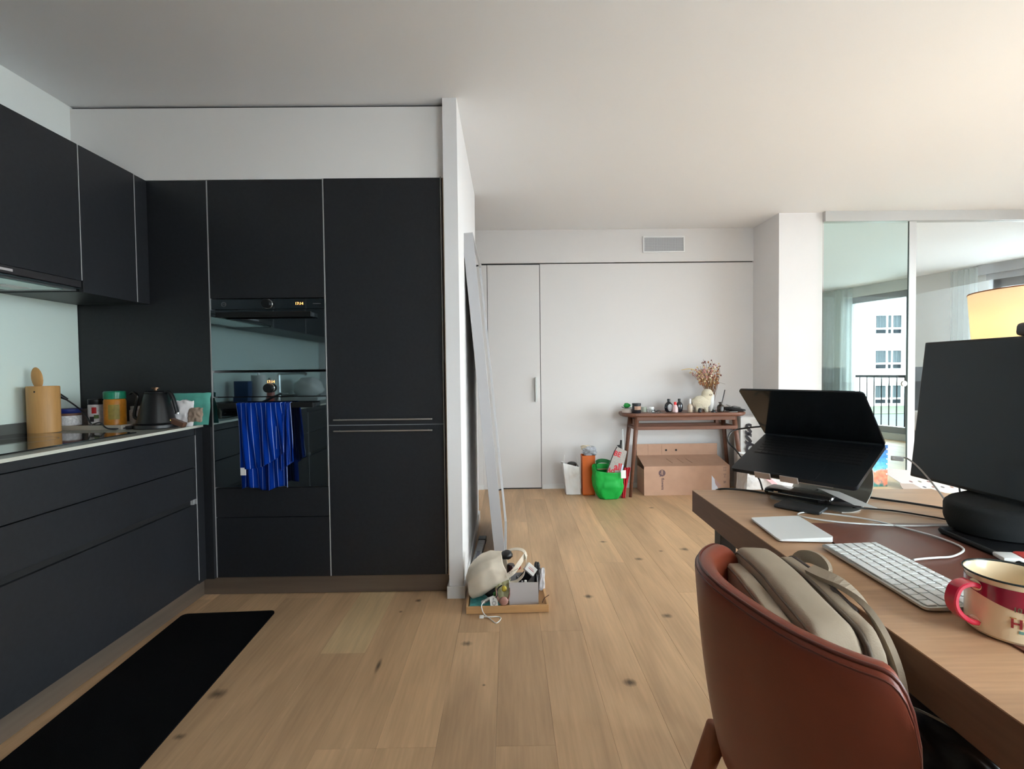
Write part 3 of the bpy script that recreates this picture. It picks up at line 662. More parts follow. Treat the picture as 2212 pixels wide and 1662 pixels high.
tag(packet(-1.67, -1.555, Z+.001, Z+.125, 2.405, .035, .012, 5.).build('paper_packet', m_crp, None, smooth=True), 'white crumpled paper packet in front of the teal packet', 'packet')
tag(packet(-1.575, -1.505, Z+.022, Z+.09, 2.395, .02, .012, 8.).build('paper_packet', mat('brown_paper_packet', srgb(150, 130, 115), .8, var=.2, vs=40), None, smooth=True), 'small beige paper packet against the teal packet', 'packet')
t = thing('small_box', 'small dark brown box with a gold seal at the worktop end', 'box', (-1.59, 2.352, Z+.02))
MB(frame((-1.598, 2.352, Z+.024), (.93, 0, -.36), (0, 1, 0))).box(-.035, .04, -.014, .014, -.012, .012, .002).build('carton', mat('dark_brown_box', srgb(95, 65, 50), .4), t)
MB(frame((-1.598, 2.352, Z+.024), (.93, 0, -.36), (0, 1, 0))).ball((-.030, -.014, 0), .009, .004, .009, 14, 8).build('gold_seal', mat('gold', (.8, .55, .2), .25, metal=1), t, smooth=True)

# ---- things only reflected in the oven glass (stand on the rest of the run)
t = thing('kitchen_tap', 'tall steel kitchen tap on the worktop, seen in the oven glass', 'tap', (-2.07, .56, Z))
MB().lathe([(.026, 0), (.026, .006), (.016, .01), (.014, .24), (0, .24)], (-2.07, .56, Z), 24).tube([(-2.07, .56, Z+.23), (-2.065, .56, Z+.252), (-2.03, .56, Z+.258), (-1.84, .56, Z+.256), (-1.835, .56, Z+.24)], .012, 12).build('spout', m_chrome, t, smooth='auto')
bx(-2.05, -1.99, .552, .568, Z+.07, Z+.08, .003).build('lever', m_chrome, t)
t = thing('paper_towel_roll', 'white kitchen paper roll standing on the worktop, seen in the oven glass', 'paper roll', (-1.99, 1.07, Z))
MB().lathe([(.055, .006), (.055, .245), (.02, .245), (.02, .006)], (-1.99, 1.07, Z), 36, caps=False).build('roll', m_paper, t, smooth='auto'); MB().lathe([(.07, 0), (.07, .006), (.008, .007), (.008, .27), (0, .27)], (-1.99, 1.07, Z), 28).build('stand', m_steel, t, smooth='auto')
tag(bx(-2.10, -1.99, 1.17, 1.23, Z, Z+.20, .002).build('carton', mat('blue_carton', srgb(25, 60, 110), .5), None), 'dark blue carton beside the paper roll, seen in the oven glass', 'box')
jar('soap_bottle', 'orange soap bottle beside the paper roll, seen in the oven glass', 'bottle', -1.98, .90, [(.03, 0), (.032, .004), (.032, .13), (.012, .17), (0, .17)], mat('coral_soap', srgb(190, 90, 75), .3), (('cap', [(.012, .1702), (.012, .22), (0, .22)], m_wpl),), z=Z)
t = thing('dish_rack', 'white dish rack with plates by the sink, seen in the oven glass', 'dish rack', (-1.95, .20, Z))
MB().box(-2.12, -1.78, .0, .4, Z, Z+.03, .005).build('base', m_wpl, t); MB().ball((-1.95, .2, Z+.12), .13, .15, .10, 20, 12, .2).build('crockery', m_wpl, t, smooth=True)
t = thing('frying_pan', 'black frying pan upright on the hob side, seen in the oven glass', 'pan', (-1.95, 1.42, Z+.005))
MB().lathe([(0, .004), (.11, .004), (.13, .045), (.127, .045), (.108, .008), (0, .008)], (-1.92, 1.45, Z+.001), 36, caps=False).build('pan', m_blackmetal, t, smooth='auto'); MB().tube([(-1.80, 1.42, Z+.04), (-1.70, 1.40, Z+.09), (-1.66, 1.39, Z+.11)], .009, 10).build('handle', m_blk, t, smooth=True)

# kitchen mat
mm = MB()
def rr(x0, x1, y0, y1, r, n=6):
    out = []
    for cx, cy, a0 in ((x1-r, y1-r, 0), (x0+r, y1-r, PI/2), (x0+r, y0+r, PI), (x1-r, y0+r, 1.5*PI)):
        for k in range(n+1): a = a0+PI/2*k/n; out.append((cx+r*math.cos(a), cy+r*math.sin(a)))
    return out
Rm = Matrix.Rotation(.05, 4, 'Z')
pl = [(Rm @ Vector((x, y, 0)))+Vector((-1.294, 1.362, 0)) for x, y in rr(-.215, .215, -.95, .945, .025)]
mo = thing('kitchen_mat', 'long black floor mat in front of the left base cabinets', 'mat', (-1.294, 1.362, 0))
MB().prism([(p.x, p.y) for p in pl], lambda x, y: (x, y, .0005), lambda x, y: (x, y, .006)).build('mat', mat('black_mat', (.0028, .0028, .0034), .95, spec=.1, bump=.5, bs=500), mo)
# ================================================================ MIRROR, RAIL, TRAY OF ODDS AND ENDS
m_mfr = mat('white_grey_mirror_frame', (.44, .43, .44), .5); m_mir = mat('mirror_glass', (.88, .9, .9), .02, metal=1)
mt = thing('leaning_mirror', 'tall white framed mirror leaning against the thin white pier wall', 'mirror', (-.05, 3.18, 0))
La = math.atan2(.168, 1.915)   # lean
Fm = Matrix.Translation((-.062, 2.75, .002)) @ Matrix.Rotation(-La, 4, 'Y')
hh, ww_ = 1.925, .87
MB(Fm).box(-.018, .042, 0, .014, 0, hh, .001).build('frame_side', m_mfr, mt); MB(Fm).box(-.018, .042, ww_-.014, ww_, 0, hh, .001).build('frame_side', m_mfr, mt)
MB(Fm).box(-.018, .042, .014, ww_-.014, hh-.014, hh, .001).build('frame_rail', m_mfr, mt); MB(Fm).box(-.018, .042, .014, ww_-.014, 0, .014, .001).build('frame_rail', m_mfr, mt)
MB(Fm).box(.030, .034, .014, ww_-.014, .014, hh-.014).build('glass', m_mir, mt); MB(Fm).box(-.016, -.010, .014, ww_-.014, .014, hh-.014).build('back_board', m_white, mt)
# packed rail lying behind the mirror foot
t = thing('packed_rail', 'long flat white packed rail with grey end cap lying behind the mirror', 'rail', (-.195, 3.0, .0))
Fr = Matrix.Translation((-.205, 2.72, .003)) @ Matrix.Rotation(-.045, 4, 'Z')
MB(Fr).box(-.022, .022, 0, .46, 0, .03, .003).build('rail', mat('white_wrapped_rail', (.50, .50, .50), .5, var=.12, vs=40), t)
MB(Fr).box(-.024, .024, .46, .53, -.001, .034, .003).build('end_cap', mat('grey_end_cap', (.16, .17, .18), .5), t)
MB(Fr).box(-.008, .012, .10, .26, .0301, .0306).build('label', mat('rail_label', (.30, .30, .36), .6, var=.4, vs=200), t)
# oak tray
Ft = Matrix.Translation((-.02, 2.455, 0)) @ Matrix.Rotation(.03, 4, 'Z')
m_otr = oak('oak_tray', srgb(205, 160, 110), per_obj=False, axis='X', contrast=.12)
t = thing('wooden_tray', 'shallow oak tray on the floor in front of the mirror', 'tray', (-.02, 2.455, 0))
MB(Ft).box(-.187, .187, -.187, .187, .002, .010).build('base', m_otr, t)
r = MB(Ft)
r.box(-.195, .195, -.195, -.185, .002, .036, .001).box(-.195, .195, .185, .195, .002, .036, .001).box(-.195, -.185, -.185, .185, .002, .036, .001).box(.185, .195, -.185, .185, .002, .036, .001)
r.build('rim', m_otr, t)
TZ = .0105
# tote bag: loft along an axis
def loft(mb, secs, n=28, cap=True):
    """secs: list of (centre, axis_a, axis_b, ra, rb, power)"""
    vs = []; fs = []
    for (c, a, b, ra, rb, pw) in secs:
        c = Vector(c); a = Vector(a).normalized(); b = Vector(b).normalized()
        for k in range(n):
            w = 2*PI*k/n; cx = math.copysign(abs(math.cos(w))**pw, math.cos(w)); cy = math.copysign(abs(math.sin(w))**pw, math.sin(w))
            vs.append((c+a*ra*cx+b*rb*cy)[:])
    for i in range(len(secs)-1):
        for k in range(n): fs.append((i*n+k, i*n+(k+1) % n, (i+1)*n+(k+1) % n, (i+1)*n+k))
    if cap: fs.append(tuple(range(n-1, -1, -1)))
    return mb.add(vs, fs)
t = thing('tote_bag', 'cream canvas tote bag slumped open over the left half of the oak tray', 'bag', (-.12, 2.45, .03))
ax = Vector((.90, .0, .40)).normalized(); pa = Vector((-.34, 0, .94)).normalized(); pb = Vector((0, 1, 0))
S = []
for (d, ra, rb, off, pw) in ((0, .045, .085, -.012, .55), (.006, .056, .094, -.008, .55), (.05, .070, .105, .006, .6), (.10, .078, .11, .014, .72), (.15, .076, .105, .012, .75), (.185, .070, .095, .006, .8), (.205, .068, .088, .003, .85)):
    S.append((Vector((-.207, 2.42, .082))+ax*d+pa*off, pa, pb, ra, rb, pw))
# canvas folds: refine the sections first so creases can form
S2 = []
for p_, q_ in zip(S, S[1:]):
    for k in range(4):
        f = k/4; S2.append((Vector(p_[0]).lerp(Vector(q_[0]), f), pa, pb, p_[3]+(q_[3]-p_[3])*f, p_[4]+(q_[4]-p_[4])*f, p_[5]+(q_[5]-p_[5])*f))
S2.append(S[-1])
mb = loft(MB(), S2, 72)
mb.v = [v+Vector((.006*noise.noise(v*24), .007*noise.noise(v*18+Vector((3, 0, 0)))+.002*noise.noise(v*60), .006*noise.noise(v*16+Vector((0, 5, 0)))+.002*noise.noise(v*55))) for v in mb.v]
o = mb.build('bag_body', m_cream, t, smooth=True); s_ = o.modifiers.new('thick', 'SOLIDIFY'); s_.thickness = .0025

mc = S[-1][0]
ribbon([(-.045, 2.47, .205), (.015, 2.46, .232), (.066, 2.44, .232), (.080, 2.40, .205), (.068, 2.37, .145), (.032, 2.345, .118), (-.005, 2.335, .112)], .024, (.1, 1, .2)).build('handle', m_cream, t)
ribbon([(.082, 2.425, .222), (.050, 2.37, .200), (.015, 2.335, .168), (-.018, 2.325, .148)], .024, (-.3, .2, .9)).build('handle', m_cream, t)
text('B . the good .', .010, m_ink, frame(mc+ax*.012-pa*.012-pb*.094, (.9, .1, .42), (-.4, 0, .9)), t, 'lettering')
ob = MB(frame(S[2][0]+Vector((.02, -.113, -.01)), (.9, 0, .3), (-.3, 0, .9)))
# contents showing in the mouth
tag(MB().ball(mc+ax*.02+pa*.045, .032, .03, .022, 20, 12, .2).build('eyewear_case', m_blk, None, smooth=True), 'black soft case sticking out of the tote bag mouth', 'case')
tag(MB().lathe([(.018, 0), (.021, .01), (.021, .04), (.016, .05), (0, .05)], mc+ax*.01-pa*.045+Vector((0, -.02, 0)), 20).build('dark_bottle', mat('dark_cherry_plastic', (.03, .005, .007), .2), None, smooth='auto'), 'dark cherry-coloured bottle in the tote bag mouth below the strap', 'bottle')
tag(MB().lathe([(.012, 0), (.013, .004), (.013, .02), (0, .022)], mc+ax*.052-pa*.04+Vector((0, -.01, 0)), 18).build('orange_cap', mat('orange_red_plastic', srgb(225, 85, 60), .4), None, smooth='auto'), 'small orange-red cap beside the dark bottle in the tote', 'cap')
# white storage box with contents
t = thing('storage_box', 'white open storage box full of brushes standing on the oak tray', 'box', (.075, 2.36, TZ))
m_wb = mat('white_card_box', (.62, .60, .61), .6)
X0, X1, Y0, Y1 = -.006, .135, 2.315, 2.435
MB().box(X0, X1, Y0, Y0+.003, TZ, TZ+.112).box(X0, X1, Y1-.003, Y1, TZ, TZ+.112).box(X0, X0+.003, Y0+.003, Y1-.003, TZ, TZ+.112).box(X1-.003, X1, Y0+.003, Y1-.003, TZ, TZ+.112).box(X0+.003, X1-.003, Y0+.003, Y1-.003, TZ, TZ+.004).build('body', m_wb, t)
zb = TZ+.0045
def brush(x, y, dx, dy, L, lab, col=m_blk, loop=False):
    t = thing('hair_brush', lab, 'brush', (x, y, zb))
    MB().tube([(x, y, zb), (x+dx*.6, y+dy*.6, zb+L*.6), (x+dx, y+dy, zb+L)], .005, 8).build('handle', col, t, smooth=True)
    if loop: MB(frame((x+dx, y+dy, zb+L+.018), (.3, .6, 0), (0, 0, 1))).tube([(.009*math.cos(a), .020*math.sin(a), 0) for a in [2*PI*k/12 for k in range(13)]], .0028, 8).build('ring', col, t, smooth=True)
    else: MB().ball((x+dx, y+dy, zb+L), .010, .012, .022, 14, 8).build('head', col, t, smooth=True)
brush(.118, 2.40, .012, .01, .150, 'black brush handle standing upright at the back of the white box')
brush(.126, 2.41, .014, .0, .148, 'second black brush handle, just right of the upright one')
brush(.132, 2.37, .012, .0, .120, 'black ringed scissor handle at the right end of the white box', loop=True)
for i, (x, y, r, h, m, lb) in enumerate(((.035, 2.36, .012, .125, m_glassv, 'slim clear tube bottle upright in the left of the white box'), (.058, 2.345, .010, .105, mat('grey_clear_plastic', (.45, .46, .47), .2), 'grey translucent small bottle next to the clear tube in the white box'), (.074, 2.345, .013, .108, m_wpl, 'small round white-capped pot at the front of the white box'))):
    tag(MB().lathe([(r*.95, 0), (r, .004), (r, h*.7), (r*.5, h*.78), (r*.5, h*.97), (0, h)], (x, y, zb), 20).build('small_bottle', m, None, smooth='auto'), lb, 'bottle')
tag(MB(Matrix.Translation((.088, 2.41, .125)) @ Matrix.Rotation(.6, 4, 'Y') @ Matrix.Rotation(.3, 4, 'X')).box(-.024, .024, -.006, .006, -.07, .03, .003).build('black_comb', m_blk, None), 'flat black comb leaning diagonally inside the white box', 'comb')
t = thing('carton', 'small white carton with red print lying tilted on top of the brushes', 'box', (.105, 2.385, .16))
Fc = Matrix.Translation((.100, 2.385, .158)) @ Matrix.Rotation(.75, 4, 'Y') @ Matrix.Rotation(-.5, 4, 'X')
MB(Fc).box(-.028, .028, -.012, .012, -.020, .020, .001).build('carton_body', m_paper, t)
MB(Fc).box(-.016, .018, -.0125, -.0120, -.004, -.001).box(-.016, .012, -.0125, -.0120, .003, .005).build('red_print', mat('pinkish_print', srgb(200, 120, 125), .7), t)
tag(packet(.120, .176, .03, .135, 2.44, .02, .01, 11.).build('clear_bag', mat('frosted_plastic_bag', (.62, .60, .62), .3, var=.1, vs=60), None, smooth=True), 'frosted plastic bag bulging behind the right end of the white box', 'bag')
tag(MB().tube([(.152, 2.30, .03), (.162, 2.302, .05), (.185, 2.30, .068)], .0018, 6).build('bobby_pin', mat('brown_metal', (.12, .07, .04), .4), None, smooth=True), 'thin brown hair pin leaning on the right rim of the oak tray', 'hair pin')
# book, tag, tube, cable, clip
t = thing('book', 'turquoise patterned book lying flat at the left front of the oak tray', 'book', (-.13, 2.36, TZ))
m_book = mat('turquoise_book_cover', srgb(80, 165, 165), .5, var=.35, vs=45)
MB(Ft).box(-.178, -.035, -.178, -.03, .0105, .024).build('pages', m_paper, t); MB(Ft).box(-.180, -.033, -.180, -.028, .0243, .0258, .0005).build('cover', m_book, t)
t = thing('paper_tag', 'white swing tag with round logo on a black cord in the tray', 'tag', (-.075, 2.285, .05))
Fg = frame((-.078, 2.268, .047), (.94, .1, .12), (-.14, .2, .95))
MB(Fg).box(-.018, .018, -.028, .030, -.0005, .0005).build('card', m_paper, t)
Fg2 = Fg @ Matrix.Translation((0, 0, .0008)) @ Matrix.Rotation(-PI/2, 4, 'Z')
text('AL', .011, m_ink, Fg2 @ Matrix.Translation((-.024, -.004, 0)), t); text('HA', .011, m_ink, Fg2 @ Matrix.Translation((.008, -.004, 0)), t)
for rr_ in (.0055, .009): MB(Fg2).lathe([(rr_, 0), (rr_, .0004), (rr_+.0012, .0004), (rr_+.0012, 0)], (.0, 0, .0002), 24, caps=False).build('logo_ring', m_ink, t)
MB().tube([(-.070, 2.27, .072), (-.062, 2.275, .082), (-.064, 2.28, .092), (-.058, 2.285, .11), (-.04, 2.29, .122)], .0032, 8).build('cord', m_blk, t, smooth=True)
t = thing('remote_control', 'slim white remote lying across the turquoise book', 'remote', (-.108, 2.292, .045))
Fp = frame((-.108, 2.292, .052), (.9, .1, .36), (-.1, .98, 0))
MB(Fp).box(-.034, .034, -.013, .013, -.005, .005, .0045, ).build('body', m_wpl, t, smooth='auto'); MB(Fp).box(-.015, .022, -.0135, -.0131, -.003, .003).build('print', m_grey, t)
tag(MB(Matrix.Translation((-.09, 2.36, .06))).ball((0, 0, 0), .035, .04, .028, 18, 10, .25).build('black_pouch', m_blkfab, None, smooth=True), 'black pouch under the tote bag behind the white tag', 'pouch')
m_yel = mat('yellow_green_packet', srgb(190, 190, 150), .35, var=.15, vs=20)
t = thing('snack_packet', 'crumpled yellow and green packet between the tote bag and white box', 'packet', (-.035, 2.36, .04))
packet(-.075, .0, .03, .125, 2.33, .035, .02, 21.).build('packet_body', m_yel, t, smooth=True)
MB().ball((-.072, 2.302, .074), .012, .006, .012, 12, 8, .3).build('green_patch', mat('green_leaf_print', srgb(80, 150, 80), .5), t, smooth=True)
MB().ball((-.030, 2.305, .098), .012, .006, .014, 12, 8, .3).build('yellow_patch', mat('yellow_print', srgb(215, 190, 70), .5), t, smooth=True)
t = thing('hair_clip', 'dusty pink claw hair clip in front of the white box', 'hair clip', (-.025, 2.285, .03))
m_pink = mat('dusty_pink_plastic', srgb(175, 130, 120), .4)
for s_, dy in ((-1, 0), (1, .004)):
    MB().grid(lambda u, w: (-.035+s_*(.008+.026*math.sin(PI*w*.5+.3)), 2.272+.03*u, .040+.060*w+.005*math.sin(u*26)), 14, 8).build('claw', m_pink, t, smooth=True).modifiers.new('thick', 'SOLIDIFY').thickness = .004
MB().ball((-.032, 2.268, .056), .021, .008, .021, 16, 10).build('round_end', m_pink, t, smooth=True)
t = thing('charging_cable', 'white charging cable looping from the tray onto the floor', 'cable', (-.12, 2.24, .01))
MB().tube([(-.105, 2.30, .060), (-.125, 2.28, .050), (-.135, 2.262, .045), (-.136, 2.250, .036), (-.125, 2.238, .012), (-.10, 2.215, .004), (-.07, 2.17, .004), (-.055, 2.18, .004), (-.045, 2.21, .004), (-.06, 2.225, .004), (-.09, 2.215, .009), (-.125, 2.222, .006)], .0024, 8).build('cord', m_wpl, t, smooth=True)
bx(-.145, -.125, 2.214, 2.228, .001, .012, .002).build('plug', m_wpl, t)

# ================================================================ CONSOLE TABLE AND WHAT STANDS ON AND UNDER IT
t = thing('console_table', 'slim walnut console table with splayed legs against the far wall', 'console table', (1.65, 4.47, 0))
cx0, cx1, cy0, cy1 = 1.035, 2.165, 4.31, 4.66
def top_poly(i=0.):
    r = .13; return [(x, y) for x, y in rr(cx0+i, cx1-i, cy0+i, cy1-i, r-i*.5, 7)]
tp = MB(); a = top_poly(.012); b = top_poly(0); c_ = top_poly(.003)
n = len(a); vs = [(x, y, .718) for x, y in a]+[(x, y, .732) for x, y in b]+[(x, y, .746) for x, y in b]+[(x, y, .750) for x, y in c_]
tp.add(vs, [tuple(range(n-1, -1, -1)), tuple(range(3*n, 4*n))]+[(j*n+i, j*n+(i+1) % n, (j+1)*n+(i+1) % n, (j+1)*n+i) for j in range(3) for i in range(n)])
tp.build('tabletop', m_walnut, t)
for sx in (0, 1):
    for sy in (0, 1):
        xt = cx0+.125 if sx == 0 else cx1-.125; yt = cy0+.06 if sy == 0 else cy1-.06
        xb_ = xt+(-.075 if sx == 0 else .075); yb_ = yt+(-.05 if sy == 0 else .03)
        MB().tube([(xb_, yb_, .002), ((xb_*.3+xt*.7), (yb_*.3+yt*.7), .5), (xt, yt, .718)], lambda s: .014+.010*s if s < .8 else .022, 14, smooth=False).build('leg', m_walnut, t, smooth=True)
MB().box(cx0+.12, cx1-.12, cy0+.035, cy0+.055, .683, .717, .003).build('apron', m_walnut, t); MB().box(cx0+.12, cx1-.12, cy1-.055, cy1-.035, .683, .717, .003).build('apron', m_walnut, t)
MB().box(cx0+.11, cx1-.11, cy0+.03, cy0+.055, .600, .632, .004).build('stretcher', m_walnut, t); MB().box(cx0+.11, cx1-.11, cy1-.055, cy1-.03, .600, .632, .004).build('stretcher', m_walnut, t)
for x in (cx0+.11, cx1-.11): MB().box(x-.012, x+.012, cy0+.05, cy1-.05, .603, .628, .003).build('stretcher', m_walnut, t)
for x in (cx0+.135, cx1-.21): MB().box(x, x+.03, cy1-.10, cy1-.06, .632, .683, .002).build('block', m_walnut, t)
CZ = .7505
def bottle(nm, lab, x, y, secs, m, cap=None, sx=1., sy=1., cat='bottle'):
    t = thing(nm, lab, cat, (x, y, CZ)); MB().lathe(secs, (x, y, CZ), 28, sx=sx, sy=sy).build('body', m, t, smooth='auto')
    if cap: MB().lathe(cap[0], (x, y, CZ), 20).build('cap', cap[1], t, smooth='auto')
    return t
m_blkgl = mat('black_glass_bottle', (.012, .013, .02), .08, coat=.4); m_pinkb = mat('pale_pink_glass', srgb(225, 190, 190), .2)
m_fx = mat('tinted_clear_centre', (.42, .42, .44), .1)
t = bottle('perfume_bottle', 'oval black perfume bottle with clear centre, left of the red-capped one', 1.475, 4.45, [(.020, 0), (.032, .012), (.040, .04), (.036, .07), (.020, .088), (.011, .094), (.011, .096), (0, .096)], m_blkgl, ([(.013, .0965), (.013, .122), (0, .122)], m_blk), 1, .55)
MB().ball((1.482, 4.430, CZ+.042), .024, .007, .034, 18, 12).build('clear_centre', m_fx, t, smooth=True)
bottle('perfume_bottle', 'pale pink perfume bottle with bright red cap in front of the black ones', 1.520, 4.405, [(.020, 0), (.025, .006), (.024, .04), (.016, .064), (.009, .070), (0, .070)], m_pinkb, ([(.012, .0705), (.012, .088), (.010, .096), (0, .096)], mat('bright_red_cap', srgb(235, 30, 35), .4)))
bottle('perfume_bottle', 'oval dark navy perfume bottle right of the red-capped one', 1.573, 4.45, [(.018, 0), (.028, .012), (.033, .04), (.030, .07), (.018, .088), (.011, .094), (0, .096)], m_blkgl, ([(.013, .0965), (.013, .122), (0, .122)], m_blk), 1, .55)
bottle('skincare_bottle', 'small beige bottle with white cap next to the fluffy lamb', 1.660, 4.42, [(.022, 0), (.0235, .003), (.0235, .055), (.018, .065), (.010, .075), (0, .076)], mat('beige_bottle', srgb(190, 170, 150), .3), ([(.009, .0765), (.009, .10), (.007, .122), (0, .122)], m_wpl))
t = thing('candle_jar', 'dark amber candle jar with black lid and kraft label on the console', 'candle', (1.165, 4.40, CZ))
MB().lathe([(.037, 0), (.039, .003), (.039, .068), (.036, .072), (0, .072)], (1.165, 4.40, CZ), 32).build('jar', m_blkgl, t, smooth='auto'); MB().lathe([(.038, .0722), (.040, .074), (.040, .086), (.038, .088), (0, .088)], (1.165, 4.40, CZ), 32).build('lid', m_blk, t, smooth='auto')
MB().grid(lambda u, w: (1.165+.0395*math.cos(-2.3+1.9*u), 4.40+.0395*math.sin(-2.3+1.9*u), CZ+.03+.032*w), 14, 1).build('label', mat('kraft_label', srgb(175, 140, 120), .8), t)
t = thing('jewellery_box', 'low round pale box at the left end of the console', 'box', (1.075, 4.47, CZ))
MB().lathe([(.046, 0), (.048, .003), (.048, .022), (0, .022)], (1.095, 4.46, CZ), 32).build('base', mat('pale_round_box', srgb(200, 185, 175), .6), t, smooth='auto'); MB().lathe([(.049, .0222), (.049, .032), (.047, .034), (0, .034)], (1.095, 4.46, CZ), 32).build('lid', mat('ivory_lid', srgb(185, 175, 165), .5), t, smooth='auto')
t = thing('hair_clip', 'dark hair clip lying on the round pale box', 'hair clip', (1.10, 4.45, CZ+.035))
MB().tube([(1.04, 4.44, CZ+.055), (1.07, 4.45, CZ+.042), (1.12, 4.45, CZ+.044), (1.155, 4.44, CZ+.038)], .005, 8, flat=(1.6, .6)).build('clip', m_blk, t, smooth=True)
tag(MB().ball((1.09, 4.452, CZ+.066), .030, .022, .020, 18, 10, .5, 14).build('scrunchie', mat('emerald_green_satin', srgb(10, 150, 60), .35), None, smooth=True), 'bright emerald green scrunchie on top of the round box', 'scrunchie')
bottle('glass_tumbler', 'small pale green glass pot behind the tealight', 1.262, 4.50, [(.026, 0), (.027, .003), (.027, .045), (.025, .045), (.025, .004), (0, .004)], mat('pale_green_glass', (.55, .60, .50), .1), cat='pot')
t = thing('tealight', 'white tealight pot in a clear dish on the console', 'candle', (1.315, 4.46, CZ))
MB().lathe([(.034, 0), (.036, .004), (.036, .03), (.034, .03), (.033, .005), (0, .005)], (1.315, 4.46, CZ), 28).build('dish', m_glassv, t, smooth='auto'); MB().lathe([(.022, .006), (.024, .045), (.022, .048), (.018, .046), (0, .046)], (1.318, 4.46, CZ), 24).build('pot', m_wpl, t, smooth='auto')
t = thing('glasses', 'folded black spectacles lying in front of the tealight', 'glasses', (1.335, 4.36, CZ))
for dx in (-.022, .022): MB(Matrix.Translation((1.335+dx, 4.37, CZ+.012)) @ Matrix.Rotation(1.1, 4, 'X')).tube([(.018*math.cos(q), .014*math.sin(q), 0) for q in [2*PI*k/10 for k in range(11)]], .0022, 6).build('rim', m_blk, t, smooth=True)
MB().tube([(1.31, 4.36, CZ+.02), (1.36, 4.355, CZ+.012), (1.385, 4.35, CZ+.004)], .002, 6).tube([(1.36, 4.375, CZ+.02), (1.32, 4.36, CZ+.008), (1.29, 4.35, CZ+.004)], .002, 6).build('temples', m_blk, t, smooth=True)
# fluffy lamb figurine
m_wool = mat('cream_wool', srgb(222, 210, 185), 1., bump=.9, bs=160, bd=.012, sheen=.4)
t = thing('lamb_figurine', 'cream fluffy lamb figurine standing on the console before the vase', 'figurine', (1.79, 4.43, CZ))
def fuzzy(c, rx, ry, rz, nm, nu=40, nv=24):
    mb = MB().ball(c, rx, ry, rz, nu, nv); cc = Vector(c)
    mb.v = [cc+(v-cc)*(1+.06*noise.noise(v*70)+.035*noise.noise(v*160)) for v in mb.v]; mb.build(nm, m_wool, t, smooth=True)
fuzzy((1.765, 4.43, CZ+.088), .088, .05, .062, 'body'); fuzzy((1.812, 4.43, CZ+.13), .046, .040, .055, 'neck'); fuzzy((1.822, 4.428, CZ+.165), .050, .040, .045, 'head', 32, 18)
for dx, dy in ((-.045, -.022), (.035, -.022), (-.045, .022), (.035, .022)): MB().tube([(1.77+dx, 4.43+dy, CZ+.001), (1.77+dx, 4.43+dy, CZ+.045)], .017, 12).build('leg', m_wool, t, smooth=True)
MB().ball((1.835, 4.393, CZ+.158), .018, .008, .010, 14, 10).build('face', mat('beige_face', srgb(175, 160, 140), .8), t, smooth=True)
for dx in (.824, .846): MB().ball((1+dx, 4.386, CZ+.160), .003, .002, .003, 8, 6).build('eye', m_ink, t, smooth=True)
bottle('cork_stopper', 'small black rounded stopper by the lamb hind legs', 1.735, 4.385, [(.012, 0), (.016, .006), (.012, .03), (.006, .038), (0, .038)], m_blk, cat='stopper')
bottle('cork_stopper', 'small black pointed stopper between lamb and diffuser bottle', 1.857, 4.375, [(.020, 0), (.020, .010), (.010, .018), (.009, .03), (0, .032)], m_blk, cat='stopper')
t = bottle('vase', 'slim white cylinder vase holding the dried bouquet behind the lamb', 1.878, 4.48, [(.026, 0), (.028, .003), (.028, .155), (.026, .157), (.025, .155), (.025, .01), (0, .01)], m_white, cat='vase')
t = thing('dried_bouquet', 'bouquet of dried pink and straw-coloured flowers in the white vase', 'flowers', (1.878, 4.48, CZ+.02))
random.seed(11)
m_stem = mat('dried_stem', srgb(150, 110, 70), .8); m_stem2 = mat('dried_dark_stem', srgb(110, 80, 70), .8)
m_fl = [mat('dried_pink', srgb(205, 150, 145), .9), mat('dried_rust', srgb(175, 115, 80), .9), mat('dried_straw', srgb(215, 190, 140), .9), mat('dried_cream', srgb(235, 225, 200), .9), mat('dried_purple', srgb(120, 75, 75), .9)]
heads = [[] for _ in m_fl]
st = [MB(), MB()]
for i in range(70):
    u = random.uniform(-1, 1); L_ = random.uniform(.20, .36); sp = .15*u+random.uniform(-.04, .04)
    x0, y0, z0 = 1.878+random.uniform(-.015, .015), 4.48+random.uniform(-.015, .015), CZ+.03
    ex = 1.878-.035+sp*L_/.36*.95; ey = 4.48+random.uniform(-.07, .07)*L_*2.4; ez = CZ+.12+L_*(1-.25*abs(u))*1.03
    mx_ = ((x0+ex)/2-.012*u*.0, (y0+ey)/2, (z0+ez)/2+.03)
    st[i % 3 == 0].tube([(x0, y0, z0), (1.878-.003+.05*u, (y0+ey)/2, CZ+.20), (ex, ey, ez)], .0013, 4)
    for k in range(random.randint(4, 9)):
        q = random.uniform(0, 1)**.6; px_ = ex*q+(1-q)*(1.878+.05*u)+random.uniform(-.014, .014); pz = ez*q+(1-q)*(CZ+.22)+random.uniform(-.01, .015)
        ci = 1 if pz < CZ+.30 else (0 if u < .2 else 4 if random.random() < .35 else 1)
        if random.random() < .28: ci = 2
        if random.random() < .13: ci = 3
        if pz > CZ+.42 and random.random() < .5: ci = 4
        heads[ci].append((px_, ey*q+(1-q)*4.48+random.uniform(-.012, .012), pz, random.uniform(.004, .0085)))
st[0].build('stems', m_stem, t, kind='stuff'); st[1].build('stems', m_stem2, t, kind='stuff')
for ci, hs in enumerate(heads):
    mb = MB()
    for (x, y, z, r) in hs: mb.ball((x, y, z), r, r, r*1.25, 6, 4)
    if hs: mb.build('flower_heads', m_fl[ci], t, smooth=True, kind='stuff')
